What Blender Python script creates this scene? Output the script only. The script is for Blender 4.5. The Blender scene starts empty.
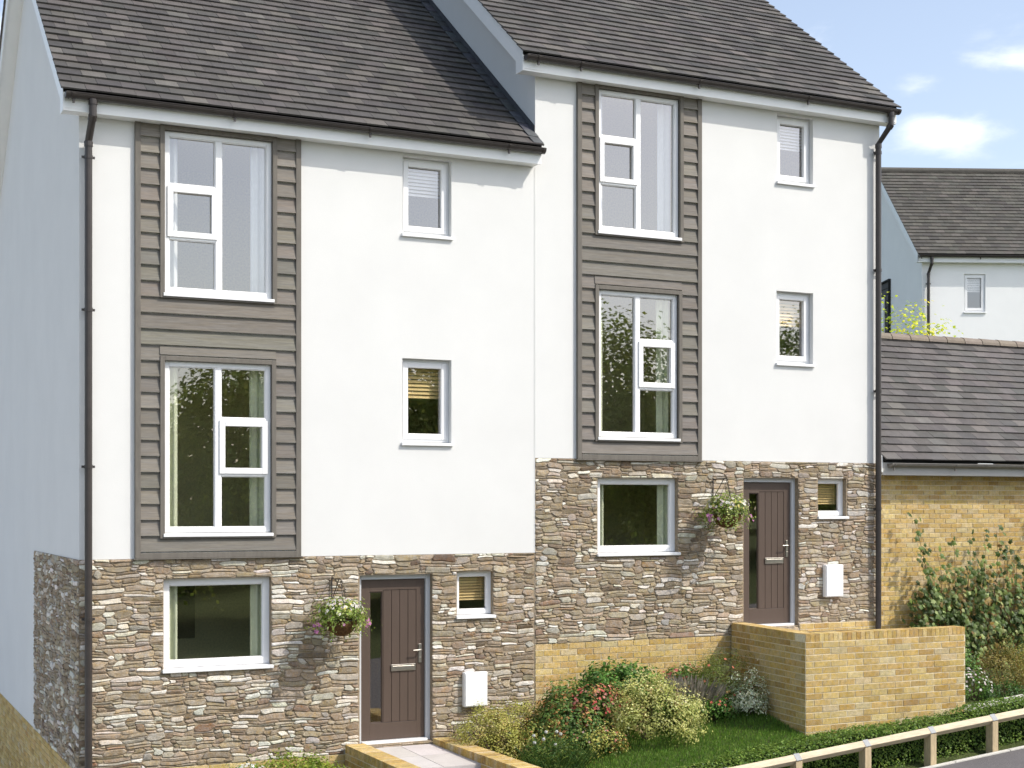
import bpy, math, random
from mathutils import Vector
R = math.radians
random.seed(11)
rnd = random.random
uni = random.uniform
S = bpy.context.scene
C = S.collection

# ------------------------------------------------------------------ helpers
class MB:
    """collects faces for ONE mesh object"""
    def __init__(s):
        s.v = []; s.f = []; s.c = []; s.m = []
    def face(s, pts, col=(1, 1, 1), mi=0):
        n = len(s.v)
        s.v.extend([tuple(p) for p in pts])
        s.f.append(list(range(n, n + len(pts))))
        s.c.append(col); s.m.append(mi)
    def poly(s, verts, faces, col=(1, 1, 1), mi=0):
        n = len(s.v)
        s.v.extend([tuple(p) for p in verts])
        for f in faces:
            s.f.append([n + i for i in f]); s.c.append(col); s.m.append(mi)
    def hexa(s, p, col=(1, 1, 1), mi=0):
        # p: 4 bottom (ccw from above) + 4 top
        s.poly(p, [(3, 2, 1, 0), (4, 5, 6, 7), (0, 1, 5, 4), (1, 2, 6, 5), (2, 3, 7, 6), (3, 0, 4, 7)], col, mi)
    def box(s, x0, x1, y0, y1, z0, z1, col=(1, 1, 1), mi=0):
        s.hexa([(x0, y0, z0), (x1, y0, z0), (x1, y1, z0), (x0, y1, z0),
                (x0, y0, z1), (x1, y0, z1), (x1, y1, z1), (x0, y1, z1)], col, mi)
    def tube(s, pts, radii, n=8, col=(1, 1, 1), mi=0):
        pts = [Vector(p) for p in pts]
        if not isinstance(radii, (list, tuple)):
            radii = [radii] * len(pts)
        rings = []
        prev = None
        for i, p in enumerate(pts):
            a = pts[max(i - 1, 0)]; b = pts[min(i + 1, len(pts) - 1)]
            d = (b - a)
            d = d.normalized() if d.length > 1e-9 else Vector((0, 0, 1))
            if prev is None:
                u = d.orthogonal().normalized()
            else:
                u = prev - d * prev.dot(d)
                u = u.normalized() if u.length > 1e-6 else d.orthogonal().normalized()
            prev = u
            w = d.cross(u)
            rings.append([p + (u * math.cos(2 * math.pi * k / n) + w * math.sin(2 * math.pi * k / n)) * radii[i] for k in range(n)])
        vs = [q for r in rings for q in r]
        fs = []
        for i in range(len(rings) - 1):
            for k in range(n):
                k2 = (k + 1) % n
                fs.append((i * n + k, i * n + k2, (i + 1) * n + k2, (i + 1) * n + k))
        fs.append(tuple(range(n - 1, -1, -1)))
        fs.append(tuple((len(rings) - 1) * n + k for k in range(n)))
        s.poly(vs, fs, col, mi)
    def build(s, name, mat, parent=None, loc=None, smooth=False, bevel=0):
        me = bpy.data.meshes.new(name)
        me.from_pydata(s.v, [], s.f)
        mats = mat if isinstance(mat, (list, tuple)) else [mat]
        for m in mats:
            me.materials.append(m)
        me.polygons.foreach_set('material_index', s.m)
        if smooth:
            me.polygons.foreach_set('use_smooth', [True] * len(s.f))
        at = me.attributes.new('Col', 'FLOAT_COLOR', 'CORNER')
        buf = []
        for f, c in zip(s.f, s.c):
            buf.extend((c[0], c[1], c[2], 1.0) * len(f))
        at.data.foreach_set('color', buf)
        uv = me.uv_layers.new(name='UVMap')
        ub = []
        for p in me.polygons:
            n = p.normal
            ax, ay, az = abs(n.x), abs(n.y), abs(n.z)
            for li in p.loop_indices:
                co = s.v[me.loops[li].vertex_index]
                if ax >= ay and ax >= az: ub.extend((co[1], co[2]))
                elif ay >= az: ub.extend((co[0], co[2]))
                else: ub.extend((co[0], co[1]))
        uv.data.foreach_set('uv', ub)
        me.update()
        o = bpy.data.objects.new(name, me)
        C.objects.link(o)
        if parent is not None: o.parent = parent
        if loc is not None: o.location = loc
        if bevel:
            b = o.modifiers.new('edge', 'BEVEL'); b.width = bevel; b.segments = 2; b.limit_method = 'ANGLE'; b.angle_limit = R(40)
        return o

def tag(o, label=None, cat=None, group=None, kind=None):
    if label: o['label'] = label
    if cat: o['category'] = cat
    if group: o['group'] = group
    if kind: o['kind'] = kind
    return o

def empty(name, loc, label, cat, group=None, rz=0):
    o = bpy.data.objects.new(name, None); C.objects.link(o)
    o.location = loc; o.rotation_euler = (0, 0, rz)
    o.empty_display_size = 0.2
    return tag(o, label, cat, group)

def vary(c, a=0.1):
    k = 1 + uni(-a, a)
    return tuple(max(0, x * k * (1 + uni(-a, a) * .3)) for x in c)

# ------------------------------------------------------------------ materials
def newmat(name):
    m = bpy.data.materials.new(name); m.use_nodes = True
    nt = m.node_tree
    for n in list(nt.nodes): nt.nodes.remove(n)
    out = nt.nodes.new('ShaderNodeOutputMaterial')
    return m, nt, out

def nd(nt, typ, ins=None, **props):
    n = nt.nodes.new(typ)
    for k, v in props.items(): setattr(n, k, v)
    for k, v in (ins or {}).items():
        if isinstance(v, bpy.types.NodeSocket): nt.links.new(v, n.inputs[k])
        else: n.inputs[k].default_value = v
    return n

def surf(name, color, rough=.7, spec=.3, metal=0., attr=False, grain=(40, .15), grain2=None, bump=(60, .2, .01),
         stretch=None, coat=0, uvspace=False, hue=None):
    """principled surface: colour (times the per-piece attribute) with two scales of mottling and bump"""
    m, nt, out = newmat(name)
    tc = nd(nt, 'ShaderNodeTexCoord')
    vec = tc.outputs['UV' if uvspace else 'Object']
    if stretch:
        vec = nd(nt, 'ShaderNodeMapping', {'Vector': vec, 'Scale': stretch}).outputs[0]
    base = nd(nt, 'ShaderNodeRGB'); base.outputs[0].default_value = (*color, 1)
    colr = base.outputs[0]
    if attr:
        at = nd(nt, 'ShaderNodeAttribute', attribute_name='Col')
        colr = nd(nt, 'ShaderNodeMix', {0: 1.0, 6: colr, 7: at.outputs[0]}, data_type='RGBA', blend_type='MULTIPLY').outputs[2]
    for g in (grain, grain2):
        if g:
            no = nd(nt, 'ShaderNodeTexNoise', {'Vector': vec, 'Scale': g[0], 'Detail': 5.0, 'Roughness': .6})
            mr = nd(nt, 'ShaderNodeMapRange', {0: no.outputs[0], 1: .3, 2: .7, 3: 1 - g[1], 4: 1 + g[1]})
            hs = nd(nt, 'ShaderNodeHueSaturation', {'Color': colr, 'Value': mr.outputs[0]})
            if hue:
                no2 = nd(nt, 'ShaderNodeTexNoise', {'Vector': vec, 'Scale': g[0] * .7, 'Detail': 2.0})
                hr = nd(nt, 'ShaderNodeMapRange', {0: no2.outputs[0], 1: .3, 2: .7, 3: 1 - hue, 4: 1 + hue})
                nt.links.new(hr.outputs[0], hs.inputs['Saturation'])
            colr = hs.outputs[0]
    p = nd(nt, 'ShaderNodeBsdfPrincipled', {'Base Color': colr, 'Roughness': rough, 'Metallic': metal, 'Specular IOR Level': spec, 'Coat Weight': coat})
    if bump:
        bn = nd(nt, 'ShaderNodeTexNoise', {'Vector': vec, 'Scale': bump[0], 'Detail': 6.0, 'Roughness': .65})
        bm = nd(nt, 'ShaderNodeBump', {'Height': bn.outputs[0], 'Strength': bump[1], 'Distance': bump[2]})
        nt.links.new(bm.outputs[0], p.inputs['Normal'])
    nt.links.new(p.outputs[0], out.inputs[0])
    return m

def leafmat(name, trans=.3, rough=.5, gain=(1, 1, 1)):
    m, nt, out = newmat(name)
    at = nd(nt, 'ShaderNodeAttribute', attribute_name='Col')
    g = nd(nt, 'ShaderNodeMix', {0: 1.0, 6: at.outputs[0], 7: (*gain, 1)}, data_type='RGBA', blend_type='MULTIPLY', clamp_result=False).outputs[2]
    p = nd(nt, 'ShaderNodeBsdfPrincipled', {'Base Color': g, 'Roughness': rough, 'Specular IOR Level': .35})
    t = nd(nt, 'ShaderNodeBsdfTranslucent', {'Color': g})
    mx = nd(nt, 'ShaderNodeMixShader', {0: trans, 1: p.outputs[0], 2: t.outputs[0]})
    nt.links.new(mx.outputs[0], out.inputs[0])
    return m

def glassmat(name, refl=.5, tint=(.97, .975, .96)):
    m, nt, out = newmat(name)
    tr = nd(nt, 'ShaderNodeBsdfTransparent', {'Color': (*tint, 1)})
    no = nd(nt, 'ShaderNodeTexNoise', {'Vector': nd(nt, 'ShaderNodeTexCoord').outputs['Object'], 'Scale': 1.3, 'Detail': 1.0})
    bm = nd(nt, 'ShaderNodeBump', {'Height': no.outputs[0], 'Strength': .03, 'Distance': .02})
    gl = nd(nt, 'ShaderNodeBsdfGlossy', {'Color': (.90, .87, .86, 1), 'Roughness': .0, 'Normal': bm.outputs[0]})
    lw = nd(nt, 'ShaderNodeLayerWeight', {'Blend': .5})
    fr = nd(nt, 'ShaderNodeMath', {0: lw.outputs['Facing'], 1: 4.0}, operation='POWER')
    mr = nd(nt, 'ShaderNodeMapRange', {0: fr.outputs[0], 1: 0., 2: 1., 3: refl, 4: .95})
    mx = nd(nt, 'ShaderNodeMixShader', {0: mr.outputs[0], 1: tr.outputs[0], 2: gl.outputs[0]})
    nt.links.new(mx.outputs[0], out.inputs[0])
    return m

M = {}
M['render'] = surf('white_render', (.70, .70, .685), .9, .15, grain=(1.1, .025), grain2=(110, .03), bump=(170, .45, .007))
M['render_bright'] = surf('lifted_white_render', (.86, .86, .85), .9, .15, grain=(1.1, .025), bump=(170, .3, .006))  # whiteness raised to make up for the weak sun on the far house
M['upvc'] = surf('white_upvc', (.82, .82, .82), .3, .45, grain=(5, .01), bump=None)
M['barge'] = surf('white_board', (.80, .81, .80), .4, .4, grain=(4, .02), bump=None)
M['frame_grey'] = surf('door_frame_paint', (.56, .58, .60), .4, .4, grain=(5, .02), bump=None)
M['stone'] = surf('rubble_stone', (1, 1, 1), .92, .15, attr=True, grain=(14, .22), grain2=(70, .2), bump=(45, .7, .012), hue=.25)
M['mortar'] = surf('stone_mortar', (.30, .24, .17), .95, .1, grain=(30, .3), bump=(70, .6, .01))
M['brick'] = surf('stock_brick', (1, 1, 1), .92, .12, attr=True, grain=(22, .2), grain2=(120, .3), bump=(90, .7, .008), hue=.14)
M['bmortar'] = surf('brick_mortar', (.70, .62, .45), .95, .1, grain=(40, .18), bump=(80, .5, .008))
M['tile'] = surf('roof_slate', (.99, .975, .96), .72, .3, attr=True, grain=(7, .14), grain2=(60, .14), bump=(50, .35, .006))
M['under'] = surf('roof_felt', (.025, .025, .025), .9, .1, bump=None)
M['lead'] = surf('lead_flashing', (.06, .063, .07), .6, .4, attr=True, grain=(9, .25), bump=(20, .3, .01))
M['gutter'] = surf('brown_gutter', (.040, .033, .030), .38, .45, grain=(12, .15), bump=None)
M['ggutter'] = surf('grey_gutter', (.16, .15, .135), .5, .4, grain=(12, .15), bump=None)
M['gfascia'] = surf('shade_grey_fascia', (.42, .41, .39), .5, .4, grain=(4, .04), bump=None)  # the garage fascia's shading put into one even grey
M['wood'] = surf('weatherboard', (1, 1, 1), .75, .25, attr=True, grain=(2.2, .16), grain2=(7, .14), bump=(5, .35, .006), stretch=(1.2, 9, 22), hue=.2)
M['trimwood'] = surf('weatherboard_trim', (.150, .136, .117), .7, .25, grain=(3, .14), bump=(5, .3, .004), stretch=(8, 8, 1.5))
M['door'] = surf('door_paint', (.090, .064, .050), .45, .4, grain=(6, .05), bump=(120, .1, .002), stretch=(3, 3, .3))
M['steel'] = surf('satin_steel', (.62, .58, .52), .3, .5, metal=1., grain=(20, .08), bump=None)
M['glass'] = glassmat('window_glass', .27)
M['iron'] = surf('black_iron', (.045, .038, .035), .5, .4, bump=None)
M['room'] = surf('room_paint', (.84, .78, .50), .9, .1, bump=None)
M['floor'] = surf('dark_carpet', (.16, .12, .09), .95, .1, bump=None)
M['curtain'] = surf('curtain_cloth', (.82, .86, .64), .9, .1, grain=(12, .06), bump=None)
M['wcurtain'] = surf('white_curtain_cloth', (.80, .82, .82), .9, .1, grain=(12, .04), bump=None)
M['blind'] = surf('wood_blind', (.80, .60, .28), .6, .3, grain=(6, .15), bump=None, stretch=(1, 8, 8))
M['wblind'] = surf('white_blind', (.80, .78, .76), .6, .3, grain=(6, .03), bump=None)
M['meter'] = surf('meter_box_white', (.84, .84, .83), .35, .4, grain=(4, .012), bump=None)
M['leaf'] = leafmat('leaves', .38, .5, (1.68, 1.64, 1.32))
M['tleaf'] = leafmat('tree_leaves', .5, .6, (5.0, 4.0, 2.9))
M['petal'] = leafmat('petals', .25, .7)
M['bark'] = surf('bark', (.09, .065, .045), .95, .1, grain=(15, .3), bump=(30, .8, .02), stretch=(3, 3, .5))
M['coir'] = surf('coir_liner', (.13, .075, .035), .98, .05, grain=(40, .45), bump=(90, 1., .02))
M['paving'] = surf('paving_slab', (.52, .49, .47), .85, .2, attr=True, grain=(3, .08), grain2=(50, .08), bump=(80, .25, .006))
M['tarmac'] = surf('tarmac', (.15, .14, .14), .9, .2, grain=(160, .35), grain2=(3, .08), bump=(220, .8, .008))
M['concrete'] = surf('pale_concrete', (.58, .56, .51), .85, .2, grain=(6, .1), grain2=(60, .08), bump=(70, .3, .006))
M['fence'] = surf('pale_timber', (.58, .49, .35), .8, .2, grain=(3, .16), grain2=(12, .1), bump=(8, .3, .004), stretch=(1.2, 9, 9))
M['post'] = surf('post_timber', (.50, .40, .25), .8, .2, grain=(3, .16), grain2=(12, .1), bump=(8, .3, .004), stretch=(9, 9, 1.2))
M['strap'] = surf('zinc_strap', (.24, .25, .26), .55, .4, metal=.3, grain=(20, .1), bump=None)
M['gravel'] = surf('bounce_gravel', (.66, .63, .58), .95, .1, grain=(90, .3), grain2=(2, .08), bump=(120, 1., .02))  # added ground, kept pale so it throws light onto the left gable
M['soil'] = surf('garden_soil', (.07, .09, .03), .97, .1, grain=(9, .3), grain2=(60, .35), bump=(40, 1., .03))
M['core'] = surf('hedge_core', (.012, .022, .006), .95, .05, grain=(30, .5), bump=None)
M['sofa'] = surf('brown_cloth', (.16, .10, .075), .95, .1, bump=None)

# ------------------------------------------------------------------ terrain
def sstep(a, b, x):
    t = min(1, max(0, (x - a) / (b - a))); return t * t * (3 - 2 * t)
def street(X):
    X = max(-9., min(32., X)); return -.263 + .09 * (X - 9.94)
def garden(X, Y):
    Xc = max(-1., min(8.76, X)); Yc = max(-3.2, min(0.4, Y))
    z = .05 + .125 * (Xc - 8.76) + .15 * (Yc + 1.97)
    z += .12 * max(0, min(28, X) - 15)
    z -= 1.9 * sstep(.3, -.25, X) * sstep(-2.9, -1.2, Y)
    return z
def ground(X, Y):
    t = 1 - sstep(-3.02, -2.15, Y)
    return garden(X, Y) * (1 - t) + (street(X)) * t

xs = [-160, -90, -50, -30, -18, -10, -6, -3, -1] + [i * .5 for i in range(0, 36)] + [19, 21, 24, 28, 33, 40, 55, 80, 120, 200, 400]
ys = [-300, -150, -90, -60, -42, -34, -28, -22, -17, -13, -10, -8, -6, -5, -4, -3.5, -3.2, -3.02] + [-2.9 + i * .15 for i in range(0, 21)] + [.4, 1, 2, 4, 7, 11, 16, 22, 30, 42, 60, 90, 140, 220, 400]
mb = MB()
for X in xs:
    for Y in ys:
        mb.v.append((X, Y, ground(X, Y) - (.05 if Y < -3.0 else 0)))
ny = len(ys)
for i in range(len(xs) - 1):
    for j in range(ny - 1):
        mb.f.append([i * ny + j, (i + 1) * ny + j, (i + 1) * ny + j + 1, i * ny + j + 1]); mb.c.append((1, 1, 1)); mb.m.append(0)
tag(mb.build('ground', M['soil'], smooth=True), kind='structure')

# road / footway sheet following the slope
mb = MB()
rx = [-120, -60, -30, -12, -9, -6] + [i * 1. for i in range(-4, 26)] + [28, 32, 40, 60, 120]
for a, b in zip(rx[:-1], rx[1:]):
    mb.face([(a, -13, street(a) - .02), (b, -13, street(b) - .02), (b, -3.13, street(b)), (a, -3.13, street(a))])
tag(mb.build('road', M['tarmac']), kind='structure')
mb = MB()
x = -9.
while x < 30:
    a, b = x + .004, x + .911
    za, zb = street(a), street(b)
    mb.hexa([(a, -3.13, za - .1), (b, -3.13, zb - .1), (b, -3.07, zb - .1), (a, -3.07, za - .1),
             (a, -3.13, za + .02), (b, -3.13, zb + .02), (b, -3.07, zb + .02), (a, -3.07, za + .02)])
    x += .915
tag(mb.build('path_edging', M['concrete'], bevel=.005), kind='structure')

# pale gravel added unseen on the low side, to bounce light onto the left gable
mb = MB()
dx = [-40, -28, -20, -15, -11, -9, -7, -5, -3, -2.2, -1.5]
dy = [-13, -10, -8, -6, -4.5, -3.6, -3.02, -2.6, -2.2, -1.8, -1.4, -1, -.4, .4, 2, 5, 9, 14, 24]
for a, b in zip(dx[:-1], dx[1:]):
    for c, d in zip(dy[:-1], dy[1:]):
        mb.face([(x, y, ground(x, y) + .02) for x, y in ((a, c), (b, c), (b, d), (a, d))])
tag(mb.build('bounce_gravel_sheet', M['gravel'], smooth=True), kind='structure')

# ------------------------------------------------------------------ generic builders
def holed(mb, u0, u1, z0, z1, holes, mapf, depth=.13, mi=0, reveal_mi=None):
    """flat wall face with rectangular openings and their reveals; mapf(u, z, d) with d = distance outwards"""
    us = sorted({u0, u1} | {h[k] for h in holes for k in (0, 1) if u0 < h[k] < u1})
    zs = sorted({z0, z1} | {h[k] for h in holes for k in (2, 3) if z0 < h[k] < z1})
    for a, b in zip(us[:-1], us[1:]):
        for c, d in zip(zs[:-1], zs[1:]):
            mu, mz = (a + b) / 2, (c + d) / 2
            if any(h[0] < mu < h[1] and h[2] < mz < h[3] for h in holes): continue
            mb.face([mapf(a, c, 0), mapf(b, c, 0), mapf(b, d, 0), mapf(a, d, 0)], mi=mi)
    rm = mi if reveal_mi is None else reveal_mi
    for h in holes:
        a, b, c, d = max(h[0], u0), min(h[1], u1), max(h[2], z0), min(h[3], z1)
        if a >= b or c >= d: continue
        for p, q in (((a, c), (b, c)), ((b, c), (b, d)), ((b, d), (a, d)), ((a, d), (a, c))):
            mb.face([mapf(p[0], p[1], 0), mapf(p[0], p[1], -depth), mapf(q[0], q[1], -depth), mapf(q[0], q[1], 0)], mi=rm)

STONE = [((.312, .250, .176), 34), ((.352, .287, .207), 27), ((.262, .206, .144), 14), ((.40, .333, .25), 12), ((.355, .312, .26), 9),
         ((.54, .495, .41), 17), ((.64, .605, .535), 13), ((.17, .128, .09), 3), ((.28, .20, .14), 2)]
def pick(tbl):
    t = sum(w for _, w in tbl); r = rnd() * t
    for c, w in tbl:
        r -= w
        if r <= 0: return c
    return tbl[-1][0]

def rubble(mb, u0, u1, z0, z1, holes, mapf, mi=0, cu=.026, cz=.0160):
    """random coursed rubble: fill a cell grid with stones, each a chamfered irregular block"""
    nu = int((u1 - u0) / cu); nz = int((z1 - z0) / cz)
    cu = (u1 - u0) / nu; cz = (z1 - z0) / nz
    occ = [[False] * nu for _ in range(nz)]
    ids = [[0] * nu for _ in range(nz)]
    sid = 0
    ph = [uni(0, 6.28) for _ in range(8)]
    def warp(u, z):
        e = min(1, (z - z0) / .05, (z1 - z) / .05)
        k = 1.
        for h in holes:
            dx_ = max(h[0] - u, 0, u - h[1]); dz_ = max(h[2] - z, 0, z - h[3])
            k = min(k, max(dx_, dz_) / .09)
        du = .019 * math.sin(z * 31 + ph[0] + 2 * math.sin(u * 5 + ph[1])) + .009 * math.sin(z * 67 + u * 9 + ph[2])
        dz = .011 * math.sin(u * 7.3 + ph[3] + 1.6 * math.sin(z * 6 + ph[4])) + .006 * math.sin(u * 19 + z * 11 + ph[5])
        return (min(max(u + du * k, u0), u1), min(max(z + dz * k * max(0, e), z0), z1))
    for h in holes:
        for j in range(nz):
            for i in range(nu):
                if h[0] - .004 < u0 + (i + .5) * cu < h[1] + .004 and h[2] - .004 < z0 + (j + .5) * cz < h[3] + .004:
                    occ[j][i] = True
    for j in range(nz):
        i = 0
        while i < nu:
            if occ[j][i]: i += 1; continue
            run = 0
            while i + run < nu and not occ[j][i + run]: run += 1
            big = rnd()
            for _try in range(7):
                big = rnd()
                w = random.randint(7, 16) if big < .64 else random.randint(4, 7) if big < .88 else random.randint(2, 4)
                if run - w < 3: w = run if run < 16 else run // 2
                w = min(w, run)
                e = i + w
                if j == 0 or e >= nu or w == run or ids[j - 1][e - 1] == ids[j - 1][e]: break
            sid += 1
            hh = random.choices([1, 2, 3, 4, 5, 6], [6, 26, 32, 20, 10, 4])[0]
            if w < 4: hh = min(hh, 3)
            if w > 11: hh = min(max(hh, 2), 5)
            h = 0
            while h < hh and j + h < nz and not any(occ[j + h][i:i + w]): h += 1
            if j + h < nz and nz - (j + h) == 1 and not any(occ[j + h][i:i + w]): h += 1
            for jj in range(j, j + h):
                for ii in range(i, i + w): occ[jj][ii] = True; ids[jj][ii] = sid
            a, b = u0 + i * cu, u0 + (i + w) * cu
            c, d = z0 + j * cz, z0 + (j + h) * cz
            g = uni(.0014, .0034)
            a += g; b -= g; c += g; d -= g
            W, H = b - a, d - c
            if W < .012 or H < .006: i += w; continue
            ch = [uni(.08, .58) * min(H, W) for _ in range(4)]
            sk = [uni(-.12, .12) * H for _ in range(8)]
            ol = [(a + ch[0] * uni(.7, 1.5), c), ((a + b) / 2, c + abs(sk[0]) * .5), (b - ch[1] * uni(.7, 1.5), c), (b, c + ch[1] * .7), (b - abs(sk[1]) * .5, (c + d) / 2), (b, d - ch[2] * .7),
                  (b - ch[2] * uni(.7, 1.5), d), ((a + b) / 2, d - abs(sk[2]) * .5), (a + ch[3] * uni(.7, 1.5), d), (a, d - ch[3] * .7), (a + abs(sk[3]) * .5, (c + d) / 2), (a, c + ch[0] * .7)]
            ol = [warp(u + uni(-.002, .002), z + uni(-.0015, .0015)) for u, z in ol]
            cx, cy = sum(u for u, z in ol) / 12, sum(z for u, z in ol) / 12
            t = uni(.008, .017)
            col = vary(pick(STONE), .12)
            if h > 4 and col[0] > .48: col = tuple(k * .7 for k in col)
            ins = .007
            ring0 = [mapf(u, z, -.003) for u, z in ol]
            ring1 = []
            ring2 = []
            tiltu, tiltz = uni(-.006, .006), uni(-.005, .005)
            for u, z in ol:
                k1 = max(.4, 1 - ins / max(abs(u - cx), .02)); k2 = max(.4, 1 - ins / max(abs(z - cy), .012))
                dd = t + tiltu * (u - cx) / (W / 2) + tiltz * (z - cy) / (H / 2)
                ring1.append(mapf(cx + (u - cx) * (1 - (1 - k1) * .35), cy + (z - cy) * (1 - (1 - k2) * .35), dd - .004))
                ring2.append(mapf(cx + (u - cx) * k1 * .97, cy + (z - cy) * k2 * .97, dd + uni(-.001, .002)))
            n = 12
            fs = []
            for k in range(n):
                k2 = (k + 1) % n
                fs.append((k, k2, n + k2, n + k)); fs.append((n + k, n + k2, 2 * n + k2, 2 * n + k))
            cen = mapf(cx + uni(-.1, .1) * W, cy + uni(-.1, .1) * H, t + uni(.0, .004))
            for k in range(n): fs.append((2 * n + k, 2 * n + (k + 1) % n, 3 * n))
            mb.poly(ring0 + ring1 + ring2 + [cen], fs, col, mi)
            i += w

BRICK = [((.48, .345, .14), 34), ((.52, .385, .17), 26), ((.44, .305, .12), 20), ((.56, .43, .21), 12), ((.38, .255, .10), 4), ((.50, .40, .23), 6)]
def bricks(mb, u0, u1, z0, z1, mapf, mi=0, bw=.225, bh=.075, off=0., holes=()):
    """stretcher bond: each brick a shallow block standing proud of the mortar"""
    nrow = int(math.ceil((z1 - z0) / bh - 1e-6))
    for j in range(nrow):
        c = z1 - (j + 1) * bh; d = c + bh
        c = max(c, z0)
        u = u0 - (bw / 2 if j % 2 else 0) - off
        while u < u1:
            a, b = max(u, u0), min(u + bw, u1)
            u += bw
            if b - a < .02 or d - c < .02: continue
            if any(h[0] < (a + b) / 2 < h[1] and h[2] < (c + d) / 2 < h[3] for h in holes): continue
            g = .005
            t = uni(.003, .007)
            e = [uni(-.0015, .0015) for _ in range(8)]
            p = [(a + g + e[0], c + g + e[1]), (b - g + e[2], c + g + e[3]), (b - g + e[4], d - g + e[5]), (a + g + e[6], d - g + e[7])]
            col = vary(pick(BRICK), .09)
            base = [mapf(q[0], q[1], -.002) for q in p]
            cx, cy = (a + b) / 2, (c + d) / 2
            top = [mapf(q[0] + (cx - q[0]) * .012, q[1] + (cy - q[1]) * .05, t) for q in p]
            mb.poly(base + top, [(0, 1, 5, 4), (1, 2, 6, 5), (2, 3, 7, 6), (3, 0, 4, 7), (4, 5, 6, 7)], col, mi)

def coping(mb, p0, p1, width, z0, z1, side, mi=0):
    """brick-on-edge coping from p0 to p1; side = unit normal to the right hand along which the width runs"""
    p0, p1 = Vector(p0), Vector(p1)
    L = (p1 - p0).length; d = (p1 - p0) / L
    s = Vector(side)
    n = max(1, round(L / .075))
    st = L / n
    for k in range(n):
        a = p0 + d * (k * st + .004); b = p0 + d * ((k + 1) * st - .004)
        dz = uni(-.0015, .0015); ex = uni(-.0015, .0015)
        q = [a, b, b + s * width, a + s * width]
        col = vary(pick(BRICK), .1)
        mb.hexa([(v.x, v.y, z0) for v in q] + [(v.x, v.y, z1 + dz) for v in q], col, mi)
    a = p0 + s * .006; b = p1 + s * .006
    q = [a, b, b + s * (width - .012), a + s * (width - .012)]
    mb.hexa([(v.x, v.y, z0 - .004) for v in q] + [(v.x, v.y, z1 - .006) for v in q], (1, 1, 1), 1)

TILES = [((.082, .077, .073), 40), ((.070, .066, .063), 26), ((.098, .091, .085), 20), ((.060, .057, .055), 10), ((.120, .112, .102), 6)]
TILES2 = [((.098, .092, .088), 40), ((.084, .079, .076), 26), ((.115, .107, .102), 22), ((.135, .125, .118), 9), ((.07, .066, .064), 8)]
TILES3 = [((.080, .076, .066), 40), ((.066, .062, .055), 26), ((.098, .092, .080), 20)]
def slope_tiles(mb, x0, x1, y0, z0, run, pitch, exp=.2, tw=.28, flip=None, tbl=TILES):
    """courses of flat tiles from eave (y0,z0) up a slope; flip mirrors about a ridge y"""
    cp, sp = math.cos(pitch), math.sin(pitch)
    Ls = run / cp
    n = int(Ls / exp)
    def P(x, s, h):
        y = y0 + s * cp - h * sp; z = z0 + s * sp + h * cp
        if flip is not None: y = 2 * flip - y
        return (x, y, z)
    for i in range(n + 1):
        s0 = i * exp; s1 = min(s0 + exp + .05, Ls + .02)
        if s1 - s0 < .07: continue
        x = x0 - (tw / 2 if i % 2 else 0) + uni(-.004, .004)
        # eave and verge stagger a little like hung tiles
        while x < x1 - .002:
            a, b = max(x, x0), min(x + tw, x1)
            x += tw
            if b - a < .03: continue
            a += .0018; b -= .0018
            l = uni(-.002, .003); ds = uni(-.003, .003)
            col = vary(pick(tbl), .09)
            lo, hi = .034 + l, .006
            th = .020
            p = [P(a, s0 + ds, lo - th), P(b, s0 + ds, lo - th), P(b, s1, hi - .004), P(a, s1, hi - .004),
                 P(a, s0 + ds, lo), P(b, s0 + ds, lo), P(b, s1, hi), P(a, s1, hi)]
            mb.hexa(p, col)

def sheared(mb, x0, x1, ya, yb, pl, d0, d1, mi=0):
    za, zb = pl(ya), pl(yb)
    mb.hexa([(x0, ya, za + d0), (x1, ya, za + d0), (x1, yb, zb + d0), (x0, yb, zb + d0),
             (x0, ya, za + d1), (x1, ya, za + d1), (x1, yb, zb + d1), (x0, yb, zb + d1)], mi=mi)

def half_round(mb, x0, x1, yc, zc, r, t=.006, n=10):
    out = [(yc + r * math.cos(math.pi + math.pi * k / n), zc + r * math.sin(math.pi + math.pi * k / n)) for k in range(n + 1)]
    inn = [(yc + (r - t) * math.cos(math.pi + math.pi * k / n), zc + (r - t) * math.sin(math.pi + math.pi * k / n)) for k in range(n + 1)]
    prof = out + inn[::-1]
    m = len(prof)
    vs = [(x0, y, z) for y, z in prof] + [(x1, y, z) for y, z in prof]
    fs = [(k, (k + 1) % m, m + (k + 1) % m, m + k) for k in range(m)]
    mb.poly(vs, fs)
    for xx in (x0, x1):
        mb.face([(xx, y, z) for y, z in out])

def gutter(parent, x0, x1, yc, zc, r, marks, mat):
    mb = MB()
    half_round(mb, x0, x1, yc, zc, r)
    # a rolled front lip and a stop end on either side
    mb.tube([(x0, yc - r, zc), (x1, yc - r, zc)], .006, 6)
    for a, b in ((x0 - .012, x0 + .03), (x1 - .03, x1 + .012)):
        half_round(mb, a, b, yc, zc, r + .008)
    g = mb.build('gutter', mat, parent)
    for x in marks:
        b = MB()
        half_round(b, x - .022, x + .022, yc, zc + .004, r + .009, .008)
        b.box(x - .012, x + .012, yc - .012, yc + .012, zc - r - .05, zc - r - .004)
        b.build('gutter_bracket', mat, g)
    return g

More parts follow.
